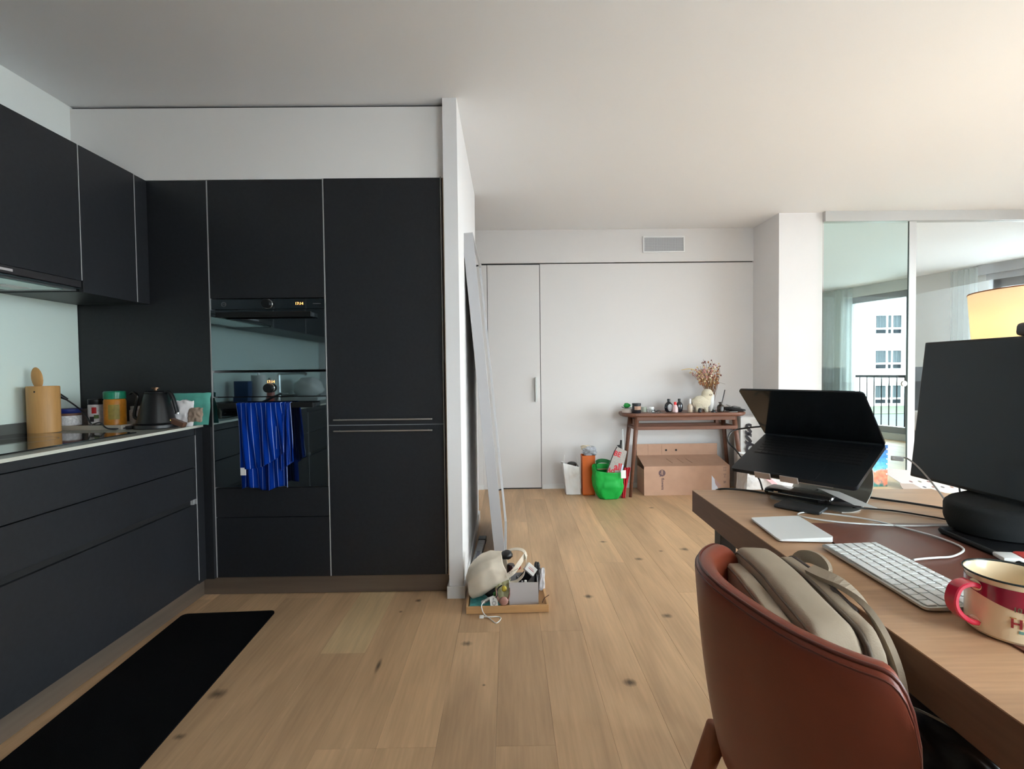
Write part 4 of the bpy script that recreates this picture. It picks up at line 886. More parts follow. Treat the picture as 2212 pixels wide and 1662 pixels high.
MB().tube([(1.85, 4.48, CZ+.2), (1.80, 4.47, CZ+.33), (1.755, 4.47, CZ+.368), (1.68, 4.47, CZ+.395), (1.60, 4.47, CZ+.385)], lambda s: .003+.003*math.sin(PI*s), 6).ball((1.768, 4.465, CZ+.362), .012, .006, .008, 8, 6).build('long_plume', m_fl[2], t, smooth=True)
MB().tube([(1.885, 4.48, CZ+.18), (1.93, 4.48, CZ+.24), (1.96, 4.48, CZ+.33), (1.955, 4.48, CZ+.40)], .0012, 5).tube([(1.885, 4.48, CZ+.17), (1.94, 4.48, CZ+.26), (1.965, 4.48, CZ+.262), (2.01, 4.48, CZ+.25)], .001, 5).build('bare_twig', m_stem2, t, smooth=True)
t = bottle('reed_diffuser', 'dark brown diffuser bottle with one black reed beside the vase', 1.945, 4.43, [(.028, 0), (.031, .004), (.031, .045), (.026, .058), (.013, .066), (.013, .080), (.020, .082), (.020, .087), (.012, .088), (.012, .06), (0, .06)], mat('dark_brown_glass', (.03, .018, .012), .1), cat='diffuser')
MB().tube([(1.942, 4.43, CZ+.012), (1.984, 4.43, CZ+.196)], .0045, 8, smooth=False).ball((1.984, 4.43, CZ+.196), .0048, nu=8, nv=6).build('reed', m_blk, t, smooth=True)
# dark gloves / straps heap
t = thing('folded_pouch', 'flat black folded pouch with loose straps at the right end of the console', 'pouch', (2.07, 4.45, CZ))
MB(Matrix.Translation((2.07, 4.45, CZ+.02)) @ Matrix.Rotation(.08, 4, 'Y')).ball((0, 0, 0), .10, .07, .019, 24, 10, .3, 9).build('pouch_body', m_blkfab, t, smooth=True)
ribbon([(1.99, 4.42, CZ+.003), (2.02, 4.42, CZ+.03), (2.06, 4.42, CZ+.048), (2.13, 4.43, CZ+.038)], .02, (0, 1, .2)).build('strap', m_blk, t)
ribbon([(1.97, 4.40, CZ+.004), (2.01, 4.40, CZ+.02), (2.05, 4.41, CZ+.03), (2.00, 4.43, CZ+.062), (2.04, 4.44, CZ+.052)], .012, (0, 1, .2)).build('strap', m_blk, t)
tag(MB(Matrix.Translation((2.03, 4.37, CZ+.0012))).prism([(-.04, -.01), (.02, -.014), (.045, .0), (0, .012)], lambda x, y: (x, y, 0), lambda x, y: (x, y, .002)).build('paper_slip', m_paper, None), 'small white paper slip in front of the black pouch', 'paper')

# cardboard box
bxx0, bxx1, by0, by1 = 1.222, 2.0, 4.365, 4.60
t = thing('cardboard_box', 'long brown flower-delivery cardboard box under the console table', 'box', (1.61, 4.48, 0))
m_ = MB().box(bxx0, bxx1, by0, by0+.004, .001, .262).box(bxx0, bxx1, by1-.004, by1, .001, .29).box(bxx0, bxx0+.004, by0+.004, by1-.004, .001, .235).box(bxx1-.004, bxx1, by0+.004, by1-.004, .001, .235).box(bxx0+.004, bxx1-.004, by0+.004, by1-.004, .001, .005)
m_.build('body', m_card, t)
MB().add([(bxx0, by0, .262), (bxx1, by0, .262), (bxx1-.02, by1-.006, .325), (bxx0, by1-.006, .325), (bxx0, by0, .266), (bxx1, by0, .266), (bxx1-.02, by1-.006, .329), (bxx0, by1-.006, .329)], [(0,1,2,3), (4,7,6,5), (0,4,5,1), (1,5,6,2), (2,6,7,3), (3,7,4,0)]).build('lid', m_card, t)
bxr = MB().box(bxx0-.005, 1.985, by1-.004, by1, .291, .435); bxr.build('back_flap', m_card, t)
MB().box(1.455, 1.457, by1-.0055, by1-.0042, .33, .43).box(1.325, 1.3265, by1-.0055, by1-.0042, .33, .43).build('fold_lines', m_cardin, t)
for x in (1.497, 1.592): MB().lathe([(.010, 0), (.010, -.0015), (0, -.0015)], (x, by1-.0045, .375), 16, 'Y').build('punched_hole', m_dark, t)
def lidz(y): return .2665+(y-by0)/(by1-.006-by0)*.063
for x, y in ((1.48, 4.45), (1.58, 4.45), (1.66, 4.45)):
    MB().add([(x-.012, y+.06, lidz(y+.06)), (x-.008, y+.06, lidz(y+.06)+.003), (x+.018, y-.03, lidz(y-.03)), (x+.022, y-.03, lidz(y-.03)+.003)], [(0,1,3,2)]).build('slit', m_cardin, t)
# print: speech-bubble logo reading downwards, handling symbols, torn label
Fb = frame((1.385, by0-.0004, .205), (0, 0, -1), (1, 0, 0))
m_pr = mat('box_print_purple_grey', srgb(105, 82, 85), .8)
MB(Fb).lathe([(.031, 0), (.031, .0003), (0, .0003)], (0, 0, 0), 28).prism([(.02, -.02), (.028, -.012), (.038, -.022)], lambda x, y: (x, y, 0), lambda x, y: (x, y, .0003)).build('logo_bubble', m_pr, t)
text('say', .034, m_card, Fb @ Matrix.Translation((-.026, -.007, .0006)), t, bold=.02); text('flowers', .036, m_pr, Fb @ Matrix.Translation((.045, -.006, 0)), t, bold=.02)
for k, z in enumerate((.235, .175, .115)):
    g = MB(frame((1.955, by0-.0004, z), (0, 0, -1), (1, 0, 0)))
    def ln(x0, y0, x1, y1, w=.0025):
        d = Vector((x1-x0, y1-y0)).normalized(); nn = Vector((-d.y, d.x))*w/2
        g.add([(x0+nn.x, y0+nn.y, .0003), (x0-nn.x, y0-nn.y, .0003), (x1-nn.x, y1-nn.y, .0003), (x1+nn.x, y1+nn.y, .0003)], [(0, 1, 2, 3)])
    if k == 0: ln(-.015, -.014, -.015, .014); ln(-.015, -.008, .015, -.008); ln(-.015, .008, .015, .008); ln(.015, -.014, .015, .014)
    elif k == 1: ln(-.015, -.010, 0, -.002); ln(-.015, .010, 0, .002); ln(0, -.002, .012, 0); ln(.014, -.01, .014, .01); ln(-.015, -.01, -.015, .01)
    else: ln(-.014, -.012, .010, -.004); ln(-.014, -.004, .010, .008); ln(-.014, .010, .012, -.010); ln(-.002, -.014, -.002, .014)
    g.build('handling_symbol', m_pr, t)
MB().add([(1.836, by0-.0006, .045), (1.836, by0-.0006, .178), (1.862, by0-.0006, .145), (1.866, by0-.0006, .11), (1.882, by0-.0006, .07), (1.872, by0-.0006, .045)], [(0, 1, 2, 3, 4, 5)]).add([(1.876, by0-.0006, .045), (1.881, by0-.0006, .09), (1.892, by0-.0006, .06), (1.915, by0-.0006, .045)], [(0, 1, 2, 3)]).build('torn_label', mat('label_remnant', (.72, .75, .85), .6), t)
MB().grid(lambda u, w: (1.838+.085*u*(.6+.4*w), by0-.0003, .06+.115*w*(1-u*.8)), 4, 4).build('torn_patch', mat('torn_cardboard_layer', srgb(185, 150, 145), .8), t)

# carrier bags
def bag(t, x0, x1, y0, y1, h, m, tx=.0, top_y=.0, crease=.006, seed=1., th=.0012, slant=0., taper=.0):
    """open-topped four-sided bag with crumpled walls"""
    per = [(x0, y0), (x1, y0), (x1, y1), (x0, y1)]
    def fn(u, w):
        k = (u*4) % 4; i = int(k) % 4; f = k-int(k); a, b = per[i], per[(i+1) % 4]
        x = a[0]+(b[0]-a[0])*f; y = a[1]+(b[1]-a[1])*f; cx = (x0+x1)/2; cy = (y0+y1)/2
        sc_ = 1+taper*w; x = cx+(x-cx)*sc_; y = cy+(y-cy)*(1+taper*w*.5)
        am = crease*math.sin(PI*f)**.5*(.3+w*.7)*(1.2-w*.4)
        n1 = noise.noise(Vector((u*7, w*3.5, seed)))+.5*abs(noise.noise(Vector((u*16, w*7, seed+2))))
        nx, ny = [(0, -1), (1, 0), (0, 1), (-1, 0)][i]
        return (x+nx*am*n1*2.2+tx*w, y+ny*am*n1*2.2+top_y*w, .002+(h+slant*(x-cx)/(x1-x0))*w)
    mb = MB().grid(fn, 64, 22); mb.add([(x0, y0, .002), (x1, y0, .002), (x1, y1, .002), (x0, y1, .002)], [(0, 3, 2, 1)])
    o = mb.build('bag_body', m, t, smooth='auto', weld=True); s = o.modifiers.new('thick', 'SOLIDIFY'); s.thickness = th; s.offset = -1; return o
t = thing('paper_bag', 'white crumpled paper carrier bag with thin cord handles, leftmost on the floor', 'bag', (.58, 4.46, 0))
bag(t, .525, .655, 4.425, 4.53, .275, mat('white_kraft_bag', (.72, .70, .68), .8, bump=.1, bs=40), -.02, 0, .012, 3., slant=-.03, taper=.15)
MB().tube([(.508, 4.44, .27), (.507, 4.44, .33), (.512, 4.445, .365)], .0022, 6).build('cord_handle', m_paper, t, smooth=True); MB().tube([(.640, 4.44, .26), (.63, 4.44, .31), (.622, 4.445, .35)], .0022, 6).build('cord_handle', m_paper, t, smooth=True)
tag(MB(Matrix.Translation((.585, 4.485, .275)) @ Matrix.Rotation(.35, 4, 'X')).lathe([(.036, -.02), (.040, -.004), (.038, .006), (.02, .012), (0, .013)], (0, 0, 0), 28, sx=1.1).build('black_lid', m_blk, None, smooth=True), 'round black lid poking out of the white paper bag', 'dish')  # a round lid sticking out of the bag
t = thing('paper_bag', 'tall narrow orange paper bag between the white and green bags', 'bag', (.73, 4.46, 0))
bag(t, .672, .783, 4.40, 4.50, .365, mat('orange_paper', srgb(200, 95, 25), .55), 0, 0, .003, 5., taper=.06)
m_foil = mat('silver_grey_plastic', (.40, .42, .46), .3, var=.2, vs=30)
t = thing('crumpled_plastic', 'crumpled grey and cream plastic wrap stuffed in the top of the orange bag', 'plastic wrap', (.74, 4.46, .37))
def crum(cx, cy, cz, rx, ry, rz, seed, m, nm):
    mb = MB().ball((0, 0, 0), 1, 1, 1, 30, 18)
    def d(v):
        k = 1+.45*noise.noise(v*1.8+Vector((seed,)*3))+.22*abs(noise.noise(v*4.5+Vector((seed+4,)*3)))
        return Vector((cx+v.x*rx*k, cy+v.y*ry*k, cz+v.z*rz*k))
    mb.v = [d(v) for v in mb.v]; return mb.build(nm, m, t)
crum(.745, 4.45, .40, .062, .045, .042, 2.2, m_foil, 'grey_wrap'); crum(.715, 4.47, .428, .045, .03, .022, 7.7, mat('cream_wrap', srgb(215, 200, 175), .6), 'cream_wrap')
m_grn = mat('vivid_green_felt', srgb(0, 165, 60), .6)
t = thing('shopping_bag', 'bright green woven carrier bag in front of the orange one', 'bag', (.88, 4.30, 0))
def gfn(u, w):
    a = 2*PI*u; rx = .082+.045*min(1, w*2.6)**.7+.004*w; ry = .06+.035*min(1, w*2.2)
    k = 1+.09*noise.noise(Vector((math.cos(a)*2.2, math.sin(a)*2.2, w*2.5)))+.10*abs(noise.noise(Vector((math.cos(a)*3.5, math.sin(a)*3.5, w*4+3))))
    cx = math.copysign(abs(math.cos(a))**.62, math.cos(a)); cy = math.copysign(abs(math.sin(a))**.62, math.sin(a))
    return (.885+cx*rx*k-.004*w, 4.31+cy*ry*k, .002+w*(.268+.022*math.sin(a)-.012*math.cos(a)))
o = MB().grid(gfn, 72, 24).add([(.885+.08*math.cos(2*PI*k/24), 4.31+.058*math.sin(2*PI*k/24), .003) for k in range(24)], [tuple(range(23, -1, -1))]).build('bag_body', m_grn, t, smooth='auto', weld=True)
s = o.modifiers.new('thick', 'SOLIDIFY'); s.thickness = .003
m_grd = mat('dark_green_strap', srgb(0, 100, 45), .7)
ribbon([(.785, 4.33, .262), (.79, 4.36, .31), (.83, 4.38, .322), (.88, 4.385, .318), (.915, 4.385, .305)], .035, (0, .15, 1)).build('handle', m_grd, t)
ribbon([(.99, 4.33, .25), (1.005, 4.34, .285), (1.01, 4.36, .27)], .025, (0, .2, 1)).build('handle', m_grd, t)
tag(MB(Matrix.Translation((.87, 4.33, .255)) @ Matrix.Rotation(-.2, 4, 'X')).box(-.08, .05, -.03, .04, -.004, .004, .003).build('cardboard_piece', m_cardin, None), 'dull beige board lying inside the green bag', 'board')
MB(frame((.995, 4.196, .235), (1, .05, .02), (-.02, 0, 1))).box(-.022, .022, -.035, .035, 0, .0008).build('price_tag', m_paper, t, label='white tag with faint print')
# folded shopper with lettering stuck into the green bag
t = thing('folded_shopper', 'grey woven shopper with red lettering sticking out of the green bag', 'bag', (.95, 4.33, .2))
m_gsh = mat('grey_heather_felt', srgb(165, 158, 152), .95, var=.18, vs=150)
Fs = frame((.968, 4.285, .33), (.94, .1, -.22), (.22, .06, .97))
MB(Fs).prism([(-.085, -.13), (.055, -.13), (.062, .105), (-.035, .128), (-.052, .08), (-.065, .0)], lambda x, y: (x, y, -.012), lambda x, y: (x, y, .004)).build('panel', m_gsh, t)
MB(Fs).tube([(-.085, -.13, .004), (-.066, .0, .004), (-.053, .08, .004), (-.036, .128, .004)], .004, 6, smooth=False).tube([(.058, -.13, .004), (.064, .105, .004)], .003, 6, smooth=False).build('black_piping', m_blk, t)
m_rw = mat('red_lettering', srgb(190, 25, 40), .6)
text('BE', .062, m_rw, Fs @ Matrix.Translation((-.056, .050, .0045)) @ Matrix.Rotation(-.15, 4, 'Z'), t, bold=.03); text('all', .085, m_rw, Fs @ Matrix.Translation((-.024, -.078, .0045)) @ Matrix.Rotation(.12, 4, 'Z'), t, bold=.03); text('do', .07, m_rw, Fs @ Matrix.Translation((-.08, -.122, .0045)) @ Matrix.Rotation(.25, 4, 'Z'), t, bold=.03)
MB(Fs).box(.040, .056, -.125, -.02, .0045, .006).build('blue_white_stripe', mat('pale_blue_print', (.55, .62, .75), .6), t)
t = thing('umbrella', 'folded black umbrella top with white sleeve leaning on the console leg', 'umbrella', (1.02, 4.42, .2))
MB().tube([(1.01, 4.42, .28), (1.03, 4.43, .50)], lambda s: .012-.004*s, 10, smooth=False).build('canopy', m_blkfab, t, smooth=True); MB().prism([(-.025, .0), (.022, .006), (.006, -.02), (.01, -.05), (-.012, -.05), (-.008, -.02)], lambda x, y: (1.012+x, 4.415, .455+y), lambda x, y: (1.012+x, 4.425, .455+y)).build('tie_bow', m_blk, t)
MB().tube([(1.035, 4.44, .10), (1.05, 4.44, .40), (1.048, 4.44, .60)], lambda s: .016-.012*s, 10, smooth=False).build('white_sleeve', m_wpl, t, smooth=True)
m_redb = mat('red_fabric', srgb(190, 20, 40), .7)
t = thing('red_bag', 'narrow folded red bag between the green bag and the console leg', 'bag', (1.03, 4.30, 0))
MB().grid(lambda u, w: (1.0+.055*u*(.6+.4*w)+.025*w, 4.30+.012*math.sin(u*14+w*3), .003+.27*w), 20, 16).build('bag_body', m_redb, t, smooth=True).modifiers.new('thick', 'SOLIDIFY').thickness = .004
ribbon([(1.035, 4.29, .26), (1.06, 4.285, .255), (1.065, 4.285, .20)], .014, (0, 1, 0)).build('handle', m_redb, t)

# bags at the right end of the console
t = thing('letter_bag', 'tall white bag with big black letters against the column behind the laptop', 'bag', (2.31, 4.45, 0))
m_wcv = mat('white_canvas', (.72, .70, .68), .9, bump=.2, bs=300)
bag(t, 2.13, 2.36, 4.43, 4.56, .70, m_wcv, 0, 0, .006, 9.)
for k, (ch, z) in enumerate((('S', .545), ('S', .455), ('O', .365))): text(ch, .13, m_ink, frame((2.165, 4.413, z), (1, 0, 0), (0, 0, 1)), t, bold=.045)
t = thing('plastic_bag', 'crumpled white plastic bag with faint pink print right of the cardboard box', 'bag', (2.15, 4.13, 0))
m_plb = mat('thin_white_plastic', (.60, .58, .57), .35, bump=.5, bs=18, bd=.02)
bag(t, 1.985, 2.34, 4.03, 4.22, .40, m_plb, 0, 0, .032, 15., slant=-.03, taper=-.10)
mpk = mat('faint_pink_print', srgb(235, 175, 180), .5)
MB(frame((2.16, 4.002, .21), (1, 0, 0), (0, 0, 1))).prism([(-.08, .06), (.06, -.06), (.07, -.03), (-.06, .085)], lambda x, y: (x, y, 0), lambda x, y: (x, y, .001)).ball((.05, .09, 0), .03, .025, .001, 14, 6).build('print', mpk, t)
# ================================================================ DESK
m_desk = oak('desk_top_oak', srgb(188, 148, 114), per_obj=False, axis='X', contrast=.17, rough=.4, gs=1.6)
m_dedge = oak('desk_edge_oak', srgb(128, 94, 72), per_obj=False, axis='Y', contrast=.14, rough=.55, gs=1.6)
DZ = .757
Fd = Matrix.Translation((.5815, 1.532, 0)) @ Matrix.Rotation(-.04*-1*-1, 4, 'Z') if False else Matrix.Translation((.5815, 1.530, 0)) @ Matrix.Rotation(-.035, 4, 'Z')
# local: x to the right, y = 0 at the far edge, negative towards the camera
Fd = Matrix(((.99935, -.0345*-1, 0, .5815), (-.0345*0-.0345*1*1, .99935, 0, 1.530), (0, 0, 1, 0), (0, 0, 0, 1)))
t = thing('desk', 'long oak desk with dark steel legs filling the right foreground', 'desk', (.95, .75, 0))
MB(Fd).box(0, .742, -2.05, 0, DZ-.002, DZ).build('tabletop', m_desk, t)
MB(Fd).box(0, .742, -2.05, 0, DZ-.068, DZ-.0022).build('table_edge', m_dedge, t)
m_leg = mat('dark_grey_steel', (.035, .036, .04), .45, metal=.6)
for (x, y) in ((.035, -.09), (.66, -.09), (.035, -1.96), (.66, -1.96)): MB(Fd).box(x, x+.045, y-.045, y, .0, DZ-.069, .002).build('leg', m_leg, t)
for x in (.035, .66): MB(Fd).box(x, x+.045, -1.915, -.135, DZ-.10, DZ-.069, .002).build('frame_rail', m_leg, t)

# leather desk pad
m_pad = mat('red_brown_leather_pad', srgb(112, 66, 52), .42, var=.05, vs=20, bump=.12, bs=700)
Fpad = Matrix(((.999, .052, 0, .712), (-.052, .999, 0, 1.178), (0, 0, 1, 0), (0, 0, 0, 1)))
t = thing('desk_pad', 'red-brown leather desk pad under the keyboard and mug', 'desk pad', (.85, .8, DZ))
MB(Fpad).prism(rr(0, .37, -.84, 0, .012, 4), lambda x, y: (x, y, DZ+.0003), lambda x, y: (x, y, DZ+.0028)).build('pad', m_pad, t)
PZ = DZ+.003

# trackpad
Ft_ = frame((.660, 1.128, PZ+.0008), (.995, .06, 0), (.085, 1, 0)); Ft_ = Matrix.Translation((.656, 1.126, PZ+.0005)) @ Matrix.Rotation(-.105, 4, 'Z')
t = thing('trackpad', 'white wedge-shaped trackpad on the desk, left of the keyboard', 'trackpad', (.656, 1.126, PZ))
mb = MB(Ft_ @ Matrix.Rotation(0, 4, 'Y')); pl = rr(-.0575, .0575, -.080, .080, .008, 5)
mb.prism(pl, lambda x, y: (x, y, .0005), lambda x, y: (x, y, .0045+(x+.0575)*.06))
mb.build('body', m_wpl, t, smooth='auto')

# keyboard (long side along the desk), keys one by one
Fk = Matrix.Translation((.7095, .876, PZ+.0005)) @ Matrix.Rotation(-PI/2+(-.055), 4, 'Z')
# local: x = from far end (esc side) to near end; y = towards the monitor
t = thing('keyboard', 'white compact wireless keyboard with silver base on the desk pad', 'keyboard', (.7095, .876, PZ+.0005), 0)
KL, KW = .279, .115
mb = MB(Fk); pl = rr(-KL/2, KL/2, -KW/2, KW/2, .009, 5)
mb.prism(pl, lambda x, y: (x, y, .0006), lambda x, y: (x, y, .0045+(y+KW/2)*.045))
mb.build('base', m_alu, t, smooth='auto')
m_key = mat('white_key', (.80, .80, .78), .45)
kb_len = KL-.008; u_ = kb_len/14.5; rows = []
rows.append((.0105, [1.04]*14)); rows.append((.0163, [1]*13+[1.5])); rows.append((.0163, [1.5]+[1]*13)); rows.append((.0163, [1.75]+[1]*11+[1.75])); rows.append((.0163, [2.25]+[1]*10+[2.25])); rows.append((.0163, [1, 1, 1, 1.25, 5, 1.25, 1, 1, 1, 1]))
kc = {}
yk = KW/2-.004
for (kh, ws) in rows:
    tot = sum(ws); x = -kb_len/2; f = kb_len/tot
    for w in ws:
        kw = w*f-.0028; key = (round(kw, 4), kh)
        if key not in kc:
            o = MB().box(-kw/2, kw/2, -(kh)/2, kh/2, 0, .0022, .0008, 1).build('key', m_key, t, local=True, smooth='auto'); kc[key] = o.data
        else: o = bpy.data.objects.new('key', kc[key]); C.objects.link(o); o.parent = t
        cy = yk-kh/2; p = Fk @ Vector((x+w*f/2, cy, .0048+(cy+KW/2)*.045))
        o.matrix_local = Matrix.Translation(p-Vector((.7095, .876, PZ+.0005))) @ Matrix.Rotation(-PI/2-.055, 4, 'Z') @ Matrix.Rotation(.045, 4, 'X')
        x += w*f
    yk -= kh+.0026

# mug
mx0, my0 = .717, .682
t = thing('enamel_mug', 'cream enamel mug with red band, red handle and printed lettering on the desk pad', 'mug', (mx0, my0, PZ))
m_en = mat('cream_enamel', srgb(246, 222, 184), .22, coat=.4); m_enr = mat('burgundy_enamel', srgb(150, 28, 55), .22, coat=.4); m_hr = mat('red_enamel_handle', srgb(200, 30, 60), .18, coat=.5)
m_rim = mat('dark_rim', (.02, .03, .03), .25)
MB().lathe([(.046, 0), (.0495, .004), (.0498, .078), (.0525, .082), (.0508, .0822), (.048, .078), (.0475, .006), (0, .004)], (mx0, my0, PZ), 64).build('body', m_en, t, smooth='auto')
MB().lathe([(.0515, .0815), (.0530, .0835), (.0520, .0850), (.0508, .0835)], (mx0, my0, PZ), 64, caps=False).build('rim', m_rim, t, smooth=True)
aH = math.radians(160)       # handle direction seen from above (towards the camera's left)
def band(u, w):
    a = 2*PI*u; dz = .010*math.cos(1.5*(a-aH)-1.2) if False else .007*math.sin(2*(a-math.radians(250))+PI/2)
    zt = .0745; zl = .052-dz
    return (mx0+.0502*math.cos(a), my0+.0502*math.sin(a), PZ+zl+(zt-zl)*w)
MB().grid(band, 72, 2).build('burgundy_band', m_enr, t, smooth=True)
hd = Vector((math.cos(math.radians(195)), math.sin(math.radians(195)), 0)); hc = Vector((mx0, my0, PZ))
# handle leaves the left side of the mug as seen from the chair
hd = Vector((-.93, .37, 0)).normalized(); hd = Vector((math.cos(math.radians(178)), math.sin(math.radians(178)), 0))
hp = [hc+hd*.049+Vector((0, 0, .067)), hc+hd*.062+Vector((0, 0, .070)), hc+hd*.077+Vector((0, 0, .064)), hc+hd*.083+Vector((0, 0, .046)), hc+hd*.078+Vector((0, 0, .030)), hc+hd*.064+Vector((0, 0, .018)), hc+hd*.049+Vector((0, 0, .014))]
sdv = Vector((0, 0, 1)).cross(hd)
ribbon(hp, .019, sdv, .007).build('handle', m_hr, t, smooth='auto').modifiers.new('b', 'BEVEL').width = .0015
for z in (.067, .014): MB(frame(hc+hd*.0505+Vector((0, 0, z)), sdv, (0, 0, 1))).ball((0, 0, 0), .010, .008, .0025, 16, 8).build('handle_mount', m_en, t, smooth=True)
def wrap(txt, size, m, a0, z, sx=1.):
    o = text(txt, size, m, Matrix.Identity(4), None, depth=.0002, sx=sx, bold=.025)
    for v in o.data.vertices:
        a = a0+v.co.x/.0502; r = .0501+v.co.z+.0003; v.co = Vector((mx0+r*math.cos(a), my0+r*math.sin(a), PZ+z+v.co.y))
    for v in o.data.vertices: v.co -= Vector((mx0, my0, PZ))
    o.parent = t; return o
A0 = math.radians(223)
wrap('HOME', .0175, mat('red_mug_print', srgb(150, 40, 45), .4), A0, .024); wrap('101', .009, mat('grey_mug_print', srgb(110, 95, 75), .4), A0+.05, .046)
m_or = mat('orange_mug_print', srgb(215, 150, 90), .4); m_tq = mat('teal_mug_print', srgb(110, 150, 140), .4)
def patch(a, b, z0, z1, m): MB().grid(lambda u, w: (mx0+.0503*math.cos(a+(b-a)*u), my0+.0503*math.sin(a+(b-a)*u), PZ+z0+(z1-z0)*w), 10, 1).build('print', m, t)
patch(A0-.01, A0+.12, .0365, .038, m_or); patch(A0+.17, A0+.30, .0365, .037, m_or); patch(A0+.17, A0+.75, .017, .021, m_tq)
MB().grid(lambda u, w: (mx0+.0503*math.cos(A0+.42+(.14+.02*w)*math.cos(2*PI*u)), my0+.0503*math.sin(A0+.42+(.14+.02*w)*math.cos(2*PI*u)), PZ+.043+(.007+.001*w)*math.sin(2*PI*u)), 28, 1).build('print', m_tq, t)

# ---- laptop on aluminium stand
La_ = math.atan2(-.594, -.805)
hx, hy, hz = .899, 1.392, .935
FL = Matrix.Translation((hx, hy, hz)) @ Matrix.Rotation(La_, 4, 'Z')
td = math.radians(21.5); ts = math.radians(-41.6)
t = thing('laptop', 'half-closed black laptop resting on the aluminium stand', 'laptop', (hx, hy, hz))
m_lap = mat('space_black_aluminium', (.022, .026, .031), .42, metal=.6); m_scr = mat('glossy_black_screen', (.012, .0155, .019), .10, ior=1.5, coat=.2); m_lkey = mat('laptop_key', (.008, .008, .009), .5)
FD = FL @ Matrix.Rotation(td, 4, 'Y'); FS = FL @ Matrix.Rotation(ts, 4, 'Y')
lw = .3126/2
MB(FD).prism(rr(-.005, .221, -lw, lw, .010, 4), lambda x, y: (x, y, -.0105), lambda x, y: (x, y, -.0005)).build('deck', m_lap, t, smooth='auto')
MB(FD).prism(rr(.018, .118, -.136, .136, .003, 2), lambda x, y: (x, y, -.0005), lambda x, y: (x, y, .0001)).build('key_well', m_lkey, t)
k = MB(FD)
for r in range(6):
    nk = 14 if r else 14
    for c in range(nk): a = -.134+c*(.268/nk); k.box(.020+r*.0163, .020+r*.0163+.0142, a, a+.268/nk-.002, .0001, .0009)
k.build('laptop_keys', m_lkey, t, kind='stuff')
MB(FD).prism(rr(.128, .212, -.065, .065, .003, 3), lambda x, y: (x, y, -.0005), lambda x, y: (x, y, -.0001)).build('touch_surface', m_lap, t)
lid = MB(FS).prism(rr(-.004, .217, -lw, lw, .010, 4), lambda x, y: (x, y, .0), lambda x, y: (x, y, .0045)).build('lid', m_lap, t, smooth='auto')
MB(FS).prism(rr(.004, .215, -lw+.002, lw-.002, .008, 4), lambda x, y: (x, y, -.0008), lambda x, y: (x, y, 0)).build('screen', m_scr, lid)
MB(FL).cyl((0, -.150, -.001), .0065, .300, 12, 'Y').build('hinge', m_lap, t, smooth='auto')
# stand
t = thing('laptop_stand', 'curved silver aluminium laptop stand on the desk', 'stand', (hx, hy, DZ))
n_ = Vector((-.805, -.594, 0)); e_ = Vector((.594, -.805, 0)); up = Vector((0, 0, 1))
def sp(a, b, z): return Vector((hx, hy, 0))+n_*a+e_*b+up*z
hw = .112; zD = DZ+.003
prof = [(.095, zD), (.03, zD), (-.035, zD+.002), (-.068, zD+.014), (-.078, zD+.04), (-.058, zD+.09), (-.015, hz-.030), (.02, hz-.026), (.115, hz-.012-.115*math.tan(td)-.004), (.205, hz-.0165-.205*math.tan(td))]
pp = catmull([Vector((a, 0, z)) for a, z in prof[:7]], 5)
mb = MB(); vs = []; th = .0045; N_ = len(pp); cl = 14
for i, p in enumerate(pp):
    tn = (pp[min(i+1, N_-1)]-pp[max(i-1, 0)]).normalized(); nn = Vector((-tn.z, 0, tn.x))
    f = i/(N_-1); w = hw*(1-.10*math.sin(PI*min(1, f*1.1))**2)
    if i < 6: w = hw*(.80+.20*math.sqrt(max(0, 1-((6-i)/6)**2)))
    for sgn in (0, 1):
        for j in range(cl+1):
            q = p+nn*th*(sgn-.0); vs.append(sp(q.x, -w+2*w*j/cl, q.z)[:])
row = 2*(cl+1); fs = []
for i in range(N_-1):
    for j in range(cl):
        a = i*row+j; fs.append((a, a+1, a+row+1, a+row)); b = a+cl+1; fs.append((b, b+row, b+row+1, b+1))
    a = i*row; fs.append((a, a+row, a+row+cl+1, a+cl+1)); a = i*row+cl; fs.append((a, a+cl+1, a+row+cl+1, a+row))
for i in (0, N_-1):
    for j in range(cl): a = i*row+j; fs.append((a, a+1, a+cl+2, a+cl+1))
m_std = mat('satin_silver_stand', (.50, .50, .46), .38, metal=.75)
mb.add(vs, fs).build('curved_body', m_std, t, smooth='auto')
FT = FL @ Matrix.Rotation(td, 4, 'Y')
MB(FT).box(-.005, .218, -.105, .105, -.0155, -.0112, .001).build('tray_plate', m_std, t)
for a, b in ((-.085, -.042), (-.018, .028)): MB(FT).box(.2225, .2265, a, b, -.0155, .003, .0015).build('lip', mat('warm_lip', (.50, .43, .38), .4, metal=.5) if a < -.05 else bpy.data.materials['warm_lip'], t)
# things on the stand's base
SZ = zD+.0052
def onstand(a, b, rot=0): return Matrix.Translation(sp(a, b, SZ)) @ Matrix.Rotation(La_+rot, 4, 'Z')
t = thing('spectacle_case', 'glossy black case lying on the base of the laptop stand', 'case', sp(.10, -.03, SZ)[:])
mb = MB(onstand(.050, -.020, .10)).box(-.035, .035, -.10, .075, .0, .024, .011, 3); mb.build('case_body', mat('glossy_black_shell', (.010, .010, .012), .12, coat=.5), t, smooth='auto')
MB(onstand(.050, -.020, .10)).box(.0352, .0362, -.085, .06, .011, .013).build('seam', m_steel, t); MB(onstand(.050, -.020, .10)).box(.0355, .0368, -.070, -.058, .014, .018, .0005).build('clasp', m_chrome, t)
tag(MB(onstand(.030, .055, .5)).box(-.035, .035, -.05, .05, .0, .013, .004).build('black_wallet', m_blk, None, smooth='auto'), 'black wallet with pale edge lying right of the glossy case on the stand', 'wallet')
